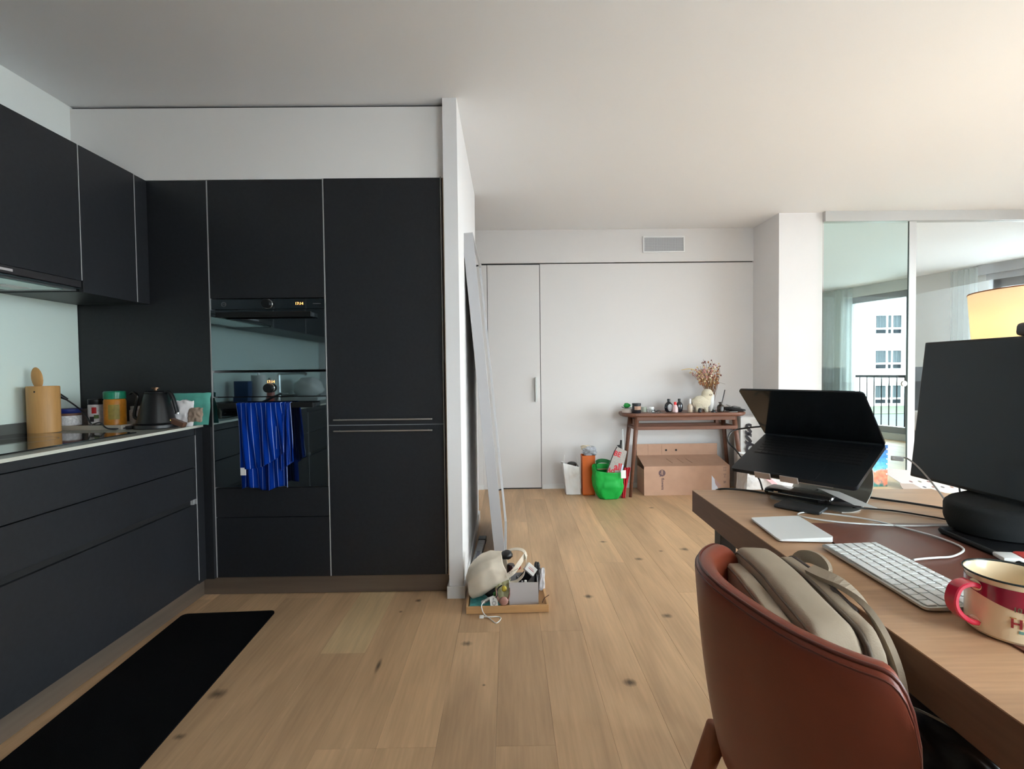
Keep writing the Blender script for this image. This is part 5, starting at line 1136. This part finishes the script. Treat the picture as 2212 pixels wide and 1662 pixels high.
tag(MB(Matrix.Translation(sp(.150, .008, zD)) @ Matrix.Rotation(La_+.1, 4, 'Z')).box(-.045, .028, -.055, .055, .0, .0075, .002).build('slim_drive', mat('dark_grey_rubber', (.022, .024, .027), .6), None), 'slim dark grey slab on the desk in front of the laptop stand', 'drive')
tag(MB().add([(.884, 1.38, .795), (.916, 1.335, .795), (.899, 1.171, .7955), (.864, 1.202, .795)], [(0, 1, 2, 3)]).build('paper_sheet', m_paper, None), 'loose white paper sheet sticking out of the laptop stand', 'paper')
bpy.data.objects['paper_sheet'].modifiers.new('t', 'SOLIDIFY').thickness = .0008

# ---- monitor with webcam
t = thing('monitor', 'large dark monitor seen obliquely from the side at the right edge', 'monitor', (1.16, 1.01, DZ))
FMn = Matrix.Translation((1.098, 1.316, .842)) @ Matrix.Rotation(.007, 4, 'Z') @ Matrix.Rotation(.105, 4, 'Y')
m_mon = mat('matt_grey_screen', (.034, .048, .058), .5, var=.05, vs=4); m_bez = mat('monitor_bezel', (.012, .014, .016), .5)
MB(FMn).box(0, .035, -.612, 0, 0, .366, .003).build('housing', m_bez, t, smooth='auto')
MB(FMn).box(-.0006, .0, -.604, -.006, .007, .360).build('screen', m_mon, t)
MB().box(1.168, 1.20, .97, 1.05, DZ+.012, .96, .004).build('stand_neck', m_steel, t); 
MB().box(1.09, 1.27, .90, 1.12, DZ+.0005, DZ+.0115, .003).build('stand_foot', m_steel, t)
t = thing('webcam', 'black webcam clipped on the top edge of the monitor', 'webcam', (1.13, 1.03, 1.215))
MB(FMn).box(-.006, .055, -.345, -.235, .3665, .396, .009, 3).build('webcam_body', mat('grey_webcam', (.06, .062, .068), .45), t, smooth='auto')
MB(FMn).box(.0355, .043, -.31, -.26, .33, .367, .002).build('clip', m_blk, t); MB(FMn).lathe([(.010, -.0062), (.008, -.0075), (0, -.0075)], (0, -.29, .381), 20, 'X').build('lens', m_scr, t, smooth='auto')
# black glass tray / mat, speaker-like case, pack
Fy = Matrix.Rotation(0, 4, 'Z')
t = thing('soft_case', 'large black fabric case standing beneath the monitor', 'case', (1.105, 1.09, DZ+.009))
def sc_fn(u, w):
    a = 2*PI*u; p = .55; cx = math.copysign(abs(math.cos(a))**p, math.cos(a)); cy = math.copysign(abs(math.sin(a))**p, math.sin(a))
    z = w; rx = .062; ry = .135
    f = (.90+.10*min(1, z/.35)) if z < .35 else 1-.10*max(0, (z-.8)/.2)**2
    return (1.105+.092*f*math.cos(a), 1.085+.092*f*math.sin(a), DZ+.009+z*(.070+.006*cx))
mb = MB().grid(sc_fn, 48, 10); mb.add([sc_fn(k/48, 1) for k in range(48)], [tuple(range(48))]); mb.add([sc_fn(k/48, 0) for k in range(48)], [tuple(range(47, -1, -1))])
mb.build('case_body', mat('charcoal_speaker_fabric', (.014, .017, .019), .8, bump=.4, bs=500), t, smooth='auto', weld=True)
bpy.data.objects.remove(bpy.data.objects['stand_neck']); bpy.data.objects.remove(bpy.data.objects['stand_foot'])
mon = bpy.data.objects['monitor']
MB().box(1.235, 1.265, .80, .86, DZ+.011, .98, .004).build('stand_neck', m_steel, mon); MB().box(1.225, 1.315, .72, .96, DZ+.0005, DZ+.0105, .003).build('stand_foot', m_steel, mon)
t = thing('black_glass_shelf', 'glossy black tray with raised rim lying under the monitor', 'tray', (1.1, .75, DZ))
Fb_ = Matrix(((.995, .11, 0, .985), (-.11, .995, 0, 1.105), (0, 0, 1, DZ+.0032), (0, 0, 0, 1)))
MB(Fb_).prism(rr(.0, .225, -.72, .0, .02, 5), lambda x, y: (x, y, 0), lambda x, y: (x, y, .004)).build('plate', mat('black_gloss_tray', (.012, .012, .014), .15), t)
mb = MB(Fb_); pts = [(x, y, .006) for x, y in rr(.0, .225, -.72, .0, .02, 5)]
mb.tube(pts+[pts[0]], .005, 8, smooth=False).build('rim', m_blkfab, t, smooth=True)
t = thing('snack_pack', 'small red and white packet lying on the black tray', 'packet', (1.0, .72, DZ+.01))
Fq = frame((.965, .918, DZ+.0095), (.95, -.30, .05), (.30, .95, 0))
MB(Fq).box(-.02, .012, -.016, .02, 0, .009, .003).build('white_end', m_paper, t, smooth='auto'); MB(Fq).box(.012, .10, -.016, .022, .0, .011, .004).build('red_wrapper', mat('coral_red_foil', srgb(225, 80, 75), .35, var=.3, vs=40), t, smooth='auto')
tag(MB().tube([(1.045, .93, .865), (1.06, .86, .84), (1.09, .79, .815), (1.12, .70, .80), (1.16, .6, .79)], .0018, 6).build('thin_green_cable', mat('dark_green_cable', srgb(80, 115, 110), .4), None, smooth=True), 'thin grey-green cable drooping in front of the black case', 'cable')
# cables on the desk
t = tag(MB().tube([(.985, 1.235, .905), (1.02, 1.25, .905), (1.055, 1.265, .895), (1.085, 1.26, .865), (1.095, 1.21, .81), (1.08, 1.15, DZ+.006), (1.0, 1.14, DZ+.004), (.90, 1.145, DZ+.0055), (.80, 1.175, DZ+.0055), (.745, 1.235, DZ+.003), (.79, 1.265, DZ+.003), (.88, 1.20, DZ+.006), (.93, 1.11, DZ+.0055), (.945, 1.04, DZ+.0065), (.935, .985, DZ+.0065), (.88, .948, DZ+.0065), (.842, .940, DZ+.0072), (.805, .935, DZ+.0072), (.785, .93, DZ+.0072)], .0021, 8).build('charging_cable', mat('white_braided_cable', (.74, .74, .72), .5), None, smooth=True), 'white cable looping from the laptop over the desk to the keyboard', 'cable')
MB(frame((.993, 1.243, .905), (.594, -.805, 0), (0, 0, 1))).box(-.004, .022, -.006, .006, -.004, .004, .002).build('connector', m_wpl, t)
tag(MB().tube([(.66, 1.565, DZ-.02), (.67, 1.522, DZ+.004), (.74, 1.50, DZ+.004), (.80, 1.45, DZ+.004), (.86, 1.40, DZ+.012), (.95, 1.46, DZ+.012), (1.05, 1.40, DZ+.004), (1.12, 1.33, DZ+.004), (1.17, 1.26, DZ+.004), (1.20, 1.16, DZ+.004), (1.20, 1.05, DZ+.004)], .0032, 8).build('black_cable', m_blk, None, smooth=True), 'thick black cable crossing the desk behind the laptop stand', 'cable')
tag(MB().tube([(.93, 1.30, DZ+.004), (.97, 1.29, DZ+.003), (1.02, 1.265, DZ+.003), (1.07, 1.21, DZ+.003), (1.10, 1.175, DZ+.003), (1.14, 1.18, DZ+.003), (1.165, 1.23, DZ+.02), (1.19, 1.27, DZ+.08), (1.185, 1.27, DZ+.12)], .0022, 8).build('black_cable', m_blk, None, smooth=True), 'thin black cable running from the stand up behind the monitor', 'cable')
tag(MB().tube([(.845, 1.56, .955), (.80, 1.60, .945), (.76, 1.62, .935), (.735, 1.61, .92), (.72, 1.58, .90), (.735, 1.555, .875), (.77, 1.56, .83), (.80, 1.545, .79), (.79, 1.50, DZ+.005)], .0028, 8).build('black_cable', m_blk, None, smooth=True), 'short black cable bulging out from the far side of the laptop', 'cable')

# ---- cream sideboard beyond the desk with calendar, sheets, lamp behind
m_crm = mat('cream_sideboard', srgb(222, 205, 168), .45)
t = thing('side_table', 'low cream side table beyond the far end of the desk', 'table', (2.2, 2.05, 0))
MB().box(1.46, 2.9, 1.75, 2.30, .595, .63, .003).build('tabletop', m_crm, t)
for x in (1.50, 2.82):
    for y in (1.79, 2.22): MB().box(x, x+.045, y, y+.045, 0, .5945, .002).build('leg', m_crm, t)
# calendar picture leaning
t = thing('calendar', 'colourful wire-bound picture calendar with blue sky and orange blossoms behind the laptop', 'calendar', (1.60, 2.08, .6305))
def calmat():
    m = bpy.data.materials.new('calendar_picture'); m.use_nodes = True; N = m.node_tree.nodes; L = m.node_tree.links; b = N['Principled BSDF']; b.inputs['Roughness'].default_value = .4
    g = N.new('ShaderNodeTexCoord'); s = N.new('ShaderNodeSeparateXYZ'); L.new(g.outputs['Object'], s.inputs[0])
    n = N.new('ShaderNodeTexNoise'); n.inputs['Scale'].default_value = 28; n.inputs['Detail'].default_value = 5; L.new(g.outputs['Object'], n.inputs['Vector'])
    a = N.new('ShaderNodeMath'); a.operation = 'MULTIPLY_ADD'; L.new(n.outputs[0], a.inputs[0]); a.inputs[1].default_value = .10; L.new(s.outputs[2], a.inputs[2])
    r = N.new('ShaderNodeValToRGB'); L.new(a.outputs[0], r.inputs[0]); cr = r.color_ramp; cr.elements[0].position = .055; cr.elements[0].color = (*srgb(60, 130, 120), 1); cr.elements[1].position = .075; cr.elements[1].color = (*srgb(240, 120, 85), 1)
    for p, c in ((.115, (245, 130, 95)), (.125, (110, 190, 200)), (.155, (60, 150, 205)), (.175, (50, 130, 200)), (.2, (40, 90, 150))): e = cr.elements.new(p); e.color = (*srgb(*c), 1)
    n2 = N.new('ShaderNodeTexNoise'); n2.inputs['Scale'].default_value = 60; L.new(g.outputs['Object'], n2.inputs['Vector'])
    mr = N.new('ShaderNodeMapRange'); mr.inputs[1].default_value = .3; mr.inputs[2].default_value = .7; mr.inputs[3].default_value = .6; mr.inputs[4].default_value = 1.35; L.new(n2.outputs[0], mr.inputs[0])
    sc_ = N.new('ShaderNodeVectorMath'); sc_.operation = 'SCALE'; L.new(r.outputs[0], sc_.inputs[0]); L.new(mr.outputs[0], sc_.inputs['Scale']); L.new(sc_.outputs[0], b.inputs['Base Color']); return m
def calz(o=0.): return [(1.48, 2.05+o, .6305), (1.615, 2.05+o, .6305), (1.655, 2.10+o, .80), (1.52, 2.10+o, .80)]
MB().add(calz(0)+calz(.004), [(3,2,1,0), (4,5,6,7), (0,1,5,4), (1,2,6,5), (2,3,7,6), (3,0,4,7)]).build('picture', calmat(), t)
for k in range(6):
    f = .30+k*.12; p = Vector(calz()[1]).lerp(Vector(calz()[2]), f)+Vector((-.006, -.002, 0)); MB().ball(p, .0035, .002, .0035, 8, 6).build('binding_hole', m_wpl, t)
MB(Matrix.Translation((0, .02, 0))).add(calz(0)+calz(.001), [(3,2,1,0), (4,5,6,7), (0,1,5,4), (1,2,6,5), (2,3,7,6), (3,0,4,7)]).build('back_board', m_blk, t) if False else None
m_dots = mat('pale_printed_sheet', (.66, .64, .64), .7)
t = thing('printed_card', 'pale card printed with small dots and scribbles leaning by the calendar', 'card', (1.80, 2.02, .6305))
Fcd = frame((1.66, 1.93, .6312), (.995, -.05, .0), (.05, .9, .22))
MB(Fcd).prism([(-.02, .0), (.22, .0), (.19, .10), (.13, .20), (.0, .24), (-.02, .18)], lambda x, y: (x, y, 0), lambda x, y: (x, y, .0012)).build('sheet', m_dots, t)
random.seed(5)
cols = [srgb(150, 110, 110), srgb(110, 110, 115), srgb(130, 130, 110), srgb(170, 130, 120)]
for k in range(9):
    MB(Fcd).prism([(.03+.018*k+.006*math.cos(q), (.05 if k % 2 else .10)+.008*math.sin(q)) for q in [2*PI*j/8 for j in range(8)]], lambda x, y: (x, y, .0012), lambda x, y: (x, y, .0016)).build('dot', mat('dot_%d' % (k % 4), cols[k % 4], .7), t)
tag(MB(frame((1.585, 1.86, .6312), (1, 0, 0), (.15, .8, .1))).prism([(.0, .0), (.08, .0), (.075, .16), (.03, .17), (.0, .1)], lambda x, y: (x, y, 0), lambda x, y: (x, y, .002)).build('beige_sheet', mat('beige_paper', srgb(190, 175, 165), .8), None), 'beige folded sheet between the calendar and the dotted card', 'paper')
tag(bx(1.84, 2.06, 1.80, 1.90, .6305, .632).build('paper_sheet', m_paper, None), 'bright white sheet on the cream side table under the monitor edge', 'paper')

# lamp
t = thing('floor_lamp', 'glowing floor lamp with drum shade behind the monitor', 'lamp', (2.17, 2.02, 0))
def lampmat():
    m = bpy.data.materials.new('glowing_linen_shade'); m.use_nodes = True; N = m.node_tree.nodes; L = m.node_tree.links
    b = N['Principled BSDF']; N.remove(b); out = N['Material Output']
    d = N.new('ShaderNodeBsdfDiffuse'); d.inputs[0].default_value = (.85, .72, .50, 1); tr = N.new('ShaderNodeBsdfTranslucent'); tr.inputs[0].default_value = (.99, .90, .72, 1)
    mx = N.new('ShaderNodeMixShader'); mx.inputs[0].default_value = .55; L.new(d.outputs[0], mx.inputs[1]); L.new(tr.outputs[0], mx.inputs[2]); L.new(mx.outputs[0], out.inputs[0]); return m
lx, ly = 2.42, 2.12
t.location = (lx, ly, 0); BASE[t] = Vector((lx, ly, 0))
MB().lathe([(.16, 0), (.16, .02), (.02, .03), (0, .03)], (lx, ly+.35, 0), 36).build('base', m_blackmetal, t, smooth='auto') if False else None
sh = MB().lathe([(.272, 1.16), (.295, 1.475)], (lx, ly, 0), 64, caps=False).build('lamp_shade', lampmat(), t, smooth=True); sh.modifiers.new('th', 'SOLIDIFY').thickness = .001
MB().lathe([(.2955, 1.472), (.2965, 1.472), (.2965, 1.477), (.2945, 1.477)], (lx, ly, 0), 64, caps=False).build('shade_trim', mat('brown_shade_trim', srgb(150, 90, 50), .6), sh, smooth='auto')
m_bulb = mat('warm_bulb', (1, .8, .5), .5, emit=(1, .72, .40), es=60.0)
MB().ball((lx, ly, 1.33), .035, .035, .045, 20, 14).build('bulb', m_bulb, t, smooth=True)
MB().cyl((lx, ly, .655), .008, .62, 14).build('pole', m_blackmetal, t, smooth='auto'); MB().lathe([(.11, 0), (.11, .015), (.012, .022), (0, .022)], (lx, ly, .6305), 32).build('base', m_blackmetal, t, smooth='auto')
lp = bpy.data.lights.new('lamp_bulb_light', 'POINT'); lp.energy = 13; lp.color = (1, .92, .78); lp.shadow_soft_size = .05
lo = bpy.data.objects.new('lamp_bulb_light', lp); lo.location = (0, 0, 1.33); C.objects.link(lo); lo.parent = t
t['label'] = 'glowing table lamp with drum shade behind the monitor'; t.name = 'table_lamp'; bpy.data.objects['bulb'].visible_shadow = True
# ================================================================ CHAIR, BACKPACK, JACKET
chx, chy = .545, .745
CR = Matrix.Translation((chx, chy, 0)) @ Matrix.Rotation(.20, 4, 'Z')
t = thing('desk_chair', 'brown leather shell chair with wooden legs pushed up to the desk', 'chair', (chx, chy, 0))
def plan(ph, sc_=1., ins=0.):
    a = (.215)*sc_-ins; b = (.242)*sc_-ins
    c = math.cos(ph); s = math.sin(ph)
    return Vector((-a*math.copysign(abs(c)**.72, c), b*math.copysign(abs(s)**.80, s), 0))
PM = math.radians(118)
def rimz(ph):
    st_, wd_ = (62, 25) if ph > 0 else (42, 15)
    s = min(1, max(0, (abs(math.degrees(ph))-st_)/wd_))
    return .800-.25*(1-(1-s**3)**(1/3))
def botz(ph): return .470-.03*abs(ph)/PM
nth = 120; prof_n = 22; TH = .034
def shell_pt(ph, k):
    """k 0..1 outer bottom to rim, 1..2 round the rim, 2..3 inner down"""
    zr = rimz(ph); zb_ = botz(ph); R = TH/2
    if k <= 1:
        z = zb_+(zr-R-zb_)*k; f = k; sc_ = .82+.18*f**.75; sc_ += .015*math.sin(PI*f)
        return plan(ph, sc_)+Vector((0, 0, z))
    if k <= 2:
        a = PI*(k-1); return plan(ph, 1., R*(1-math.cos(a)))+Vector((0, 0, zr-R+R*math.sin(a)))
    f = 1-(k-2); z = zb_+.03+(zr-R-zb_-.03)*f; sc_ = .82+.18*f**.75
    return plan(ph, sc_, TH)+Vector((0, 0, z))
mb = MB(CR); ks = [i/12 for i in range(13)]+[1+i/8 for i in range(1, 9)]+[2+i/8 for i in range(1, 9)]
vs = []; fs = []; nk = len(ks)
phs = [-PM+2*PM*i/nth for i in range(nth+1)]
for ph in phs:
    for k in ks: vs.append(shell_pt(ph, k)[:])
for i in range(nth):
    for j in range(nk-1): a = i*nk+j; fs.append((a, a+nk, a+nk+1, a+1))
for i in (0, nth): fs.append(tuple(i*nk+j for j in range(nk)))
o = mb.add(vs, fs).build('back_shell', m_leather, t, smooth='auto')
# piping seam along the outer rim
m_seam = mat('leather_piping', srgb(92, 38, 26), .35)
MB(CR).tube([shell_pt(ph, 1.30)+Vector((0, 0, .0005)) for ph in phs], .0028, 8, smooth=False).build('piping', m_seam, o, smooth=True)
MB(CR).tube([shell_pt(ph, 1.12) for ph in phs], .0012, 6, smooth=False).build('seam', m_seam, o, smooth=True)
# seat
sp_ = [(-.150+.0, 0)]
seat = []
for i in range(40):
    a = 2*PI*i/40; seat.append((.045+.20*math.copysign(abs(math.cos(a))**.6, math.cos(a)), .185*math.copysign(abs(math.sin(a))**.6, math.sin(a))))
mb = MB(CR); n = len(seat)
mb.add([(x*.96, y*.96, .40) for x, y in seat]+[(x, y, .415) for x, y in seat]+[(x, y, .45) for x, y in seat]+[(x*.96, y*.96, .465) for x, y in seat]+[(x*.8, y*.8, .470) for x, y in seat], [tuple(range(n-1, -1, -1)), tuple(range(4*n, 5*n))]+[(j*n+i, j*n+(i+1) % n, (j+1)*n+(i+1) % n, (j+1)*n+i) for j in range(4) for i in range(n)])
mb.build('seat', m_leather, t, smooth='auto')
m_cleg = oak('reddish_wood_leg', srgb(150, 85, 50), per_obj=False, axis='Z', contrast=.15, gs=2)
for (x, y, dx, dy) in ((-.132, .165, -.17, .045), (-.132, -.165, -.17, -.045), (.19, .16, .03, .04), (.19, -.16, .03, -.04)):
    MB(CR).tube([(x+dx, y+dy, .001), (x+dx*.3, y+dy*.3, .33), (x, y, .475 if x < 0 else .40)], lambda s: .012+.010*s, 14, smooth=False).build('leg', m_cleg, t, smooth=True)

# backpack on the seat, leaning in the shell
m_bp = mat('taupe_nylon', srgb(168, 152, 132), .8, bump=.3, bs=400, var=.05, vs=12); m_bpd = mat('dark_taupe_webbing', srgb(80, 70, 66), .9); m_bpp = mat('taupe_piping', srgb(105, 92, 79), .7)
bpx, bpy_ = .475, .795
FB = Matrix.Translation((.465, .785, 0)) @ Matrix.Rotation(math.radians(83.5), 4, 'Z')
# local x towards the far end of the desk, y towards the camera's left, z up
t = thing('backpack', 'taupe nylon backpack standing on the leather chair seat', 'backpack', (.465, .785, .471))
def endr(w, r=.13): e = min(w, 1-w); return math.sqrt(max(0, 1-(1-min(1, e/r))**2))
def slab(nm, m, x0, x1, y0, y1, zt, lean=0., pw=.30, seed=0., drop=.05):
    def fn(u, w):
        g = endr(w); x = x0+(x1-x0)*w; a = 2*PI*u
        cy = math.copysign(abs(math.cos(a))**pw, math.cos(a)); cz = math.copysign(abs(math.sin(a))**pw, math.sin(a))
        top = zt-drop*(1-g)-.006*math.cos(w*5); z = .474+(top-.474)*(.5+.5*cz); y = (y0+y1)/2+(y1-y0)/2*cy*(.75+.25*g)+lean*(z-.6)
        q = max(0, min(1, (z-.474)/.3)); y -= (1-q)*.028; x *= .82+.18*q
        n_ = noise.noise(Vector((x*14, y*18+seed, z*11)))
        return (x, y+.006*n_, z+.005*n_*(cz > 0))
    mb = MB(FB).grid(fn, 56, 34); mb.add([fn(i/56, 0) for i in range(56)], [tuple(range(56))]); mb.add([fn(i/56, 1) for i in range(56)], [tuple(range(55, -1, -1))])
    return mb.build(nm, m, t, smooth='auto', weld=True), fn
def ridge(fn, u, r=.0022, m=None, a=.0, b=1.):
    MB(FB).tube([fn(u, a+(b-a)*k/24) for k in range(25)], r, 6, smooth=False).build('piping', m or m_bpp, t, smooth=True)
o, f1 = slab('main_compartment', m_bp, -.150, .185, -.030, .040, .790)
ridge(f1, .14); ridge(f1, .36);
o, f2 = slab('front_pocket', m_bp, -.145, .165, .036, .070, .768, seed=3.)
ridge(f2, .165); ridge(f2, .33)
o, f3 = slab('back_panel', m_bp, -.155, .150, -.056, -.028, .786, seed=6.)
ridge(f3, .18, .0035)
ridge(f3, .30, .004, m_bpd, .25, .98)
ribbon([FB @ Vector(p) for p in ((.135, -.055, .755), (.125, -.070, .785), (.085, -.080, .795), (.045, -.078, .788), (.03, -.065, .765))], .022, (.1, .0, 1), .006).build('grab_handle', m_bp, t)
ribbon([FB @ Vector(p) for p in ((.04, -.045, .795), (-.03, -.062, .797), (-.09, -.070, .778), (-.14, -.070, .73), (-.165, -.062, .66), (-.165, -.055, .58))], .020, (.25, 1, .1), .008).build('shoulder_strap', m_bp, t)
ribbon([FB @ Vector(p) for p in ((-.02, -.052, .788), (-.08, -.060, .765), (-.125, -.058, .715), (-.15, -.05, .64))], .016, (.25, 1, .1), .005).build('strap_lining', m_bpd, t)

# jacket heaped on the chair seat below the desk
t = thing('leather_jacket', 'dark crumpled leather jacket on the chair seat under the desk', 'jacket', (.66, .66, .47))
m_jk = mat('black_leather', (.018, .019, .022), .38, var=.2, vs=20, bump=.3, bs=60, bd=.004); m_jb = mat('navy_lining', (.018, .018, .030), .8)
def jf(u, w):
    x = .53+.24*u; y = .86-.42*w
    z = .485+.11*(math.sin(PI*u)*math.sin(PI*w))**.7+.040*noise.noise(Vector((u*3.5+w*2, w*2.5, 2.)))+.020*abs(noise.noise(Vector((u*7, w*3+u*2, 7.))))
    return (x, y-.02*u, z)
MB().grid(jf, 50, 50).build('jacket_body', m_jk, t, smooth=True).modifiers.new('th', 'SOLIDIFY').thickness = .01
ribbon([(.62, .84, .585), (.66, .76, .61), (.70, .68, .62), (.74, .60, .60), (.78, .50, .55)], .07, (1, .3, .2), .006).build('lining', m_jb, t, smooth='auto')
MB().tube([(.60, .78, .605), (.63, .70, .618), (.66, .63, .615), (.69, .55, .595)], .0022, 6).build('zip', m_steel, t, smooth=True)
MB().tube([(.53, .62, .56), (.55, .57, .575), (.58, .52, .575), (.61, .47, .55)], .003, 6).build('cord', mat('tan_cord', srgb(150, 105, 75), .7), t, smooth=True)

# groups for repeats of one kind
GR = {'perfume_bottle': 'perfume bottles on the console', 'hair_brush': 'brushes and scissors in the white box', 'small_bottle': 'small bottles in the white box',
      'base_cabinet': 'black base cabinets on the left wall', 'wall_cabinet': 'black wall cupboards on the left wall', 'tall_cabinet': 'tall black kitchen cabinets',
      'oven': 'built-in ovens', 'pillow': 'pillows on the bed', 'black_cable': 'black cables on the desk', 'cork_stopper': 'small black stoppers on the console', 'paper_packet': 'paper packets on the worktop'}
for o in list(bpy.data.objects):
    if o.parent is None and 'label' in o and 'group' not in o:
        g = GR.get(o.name.split('.')[0])
        if g: o['group'] = g
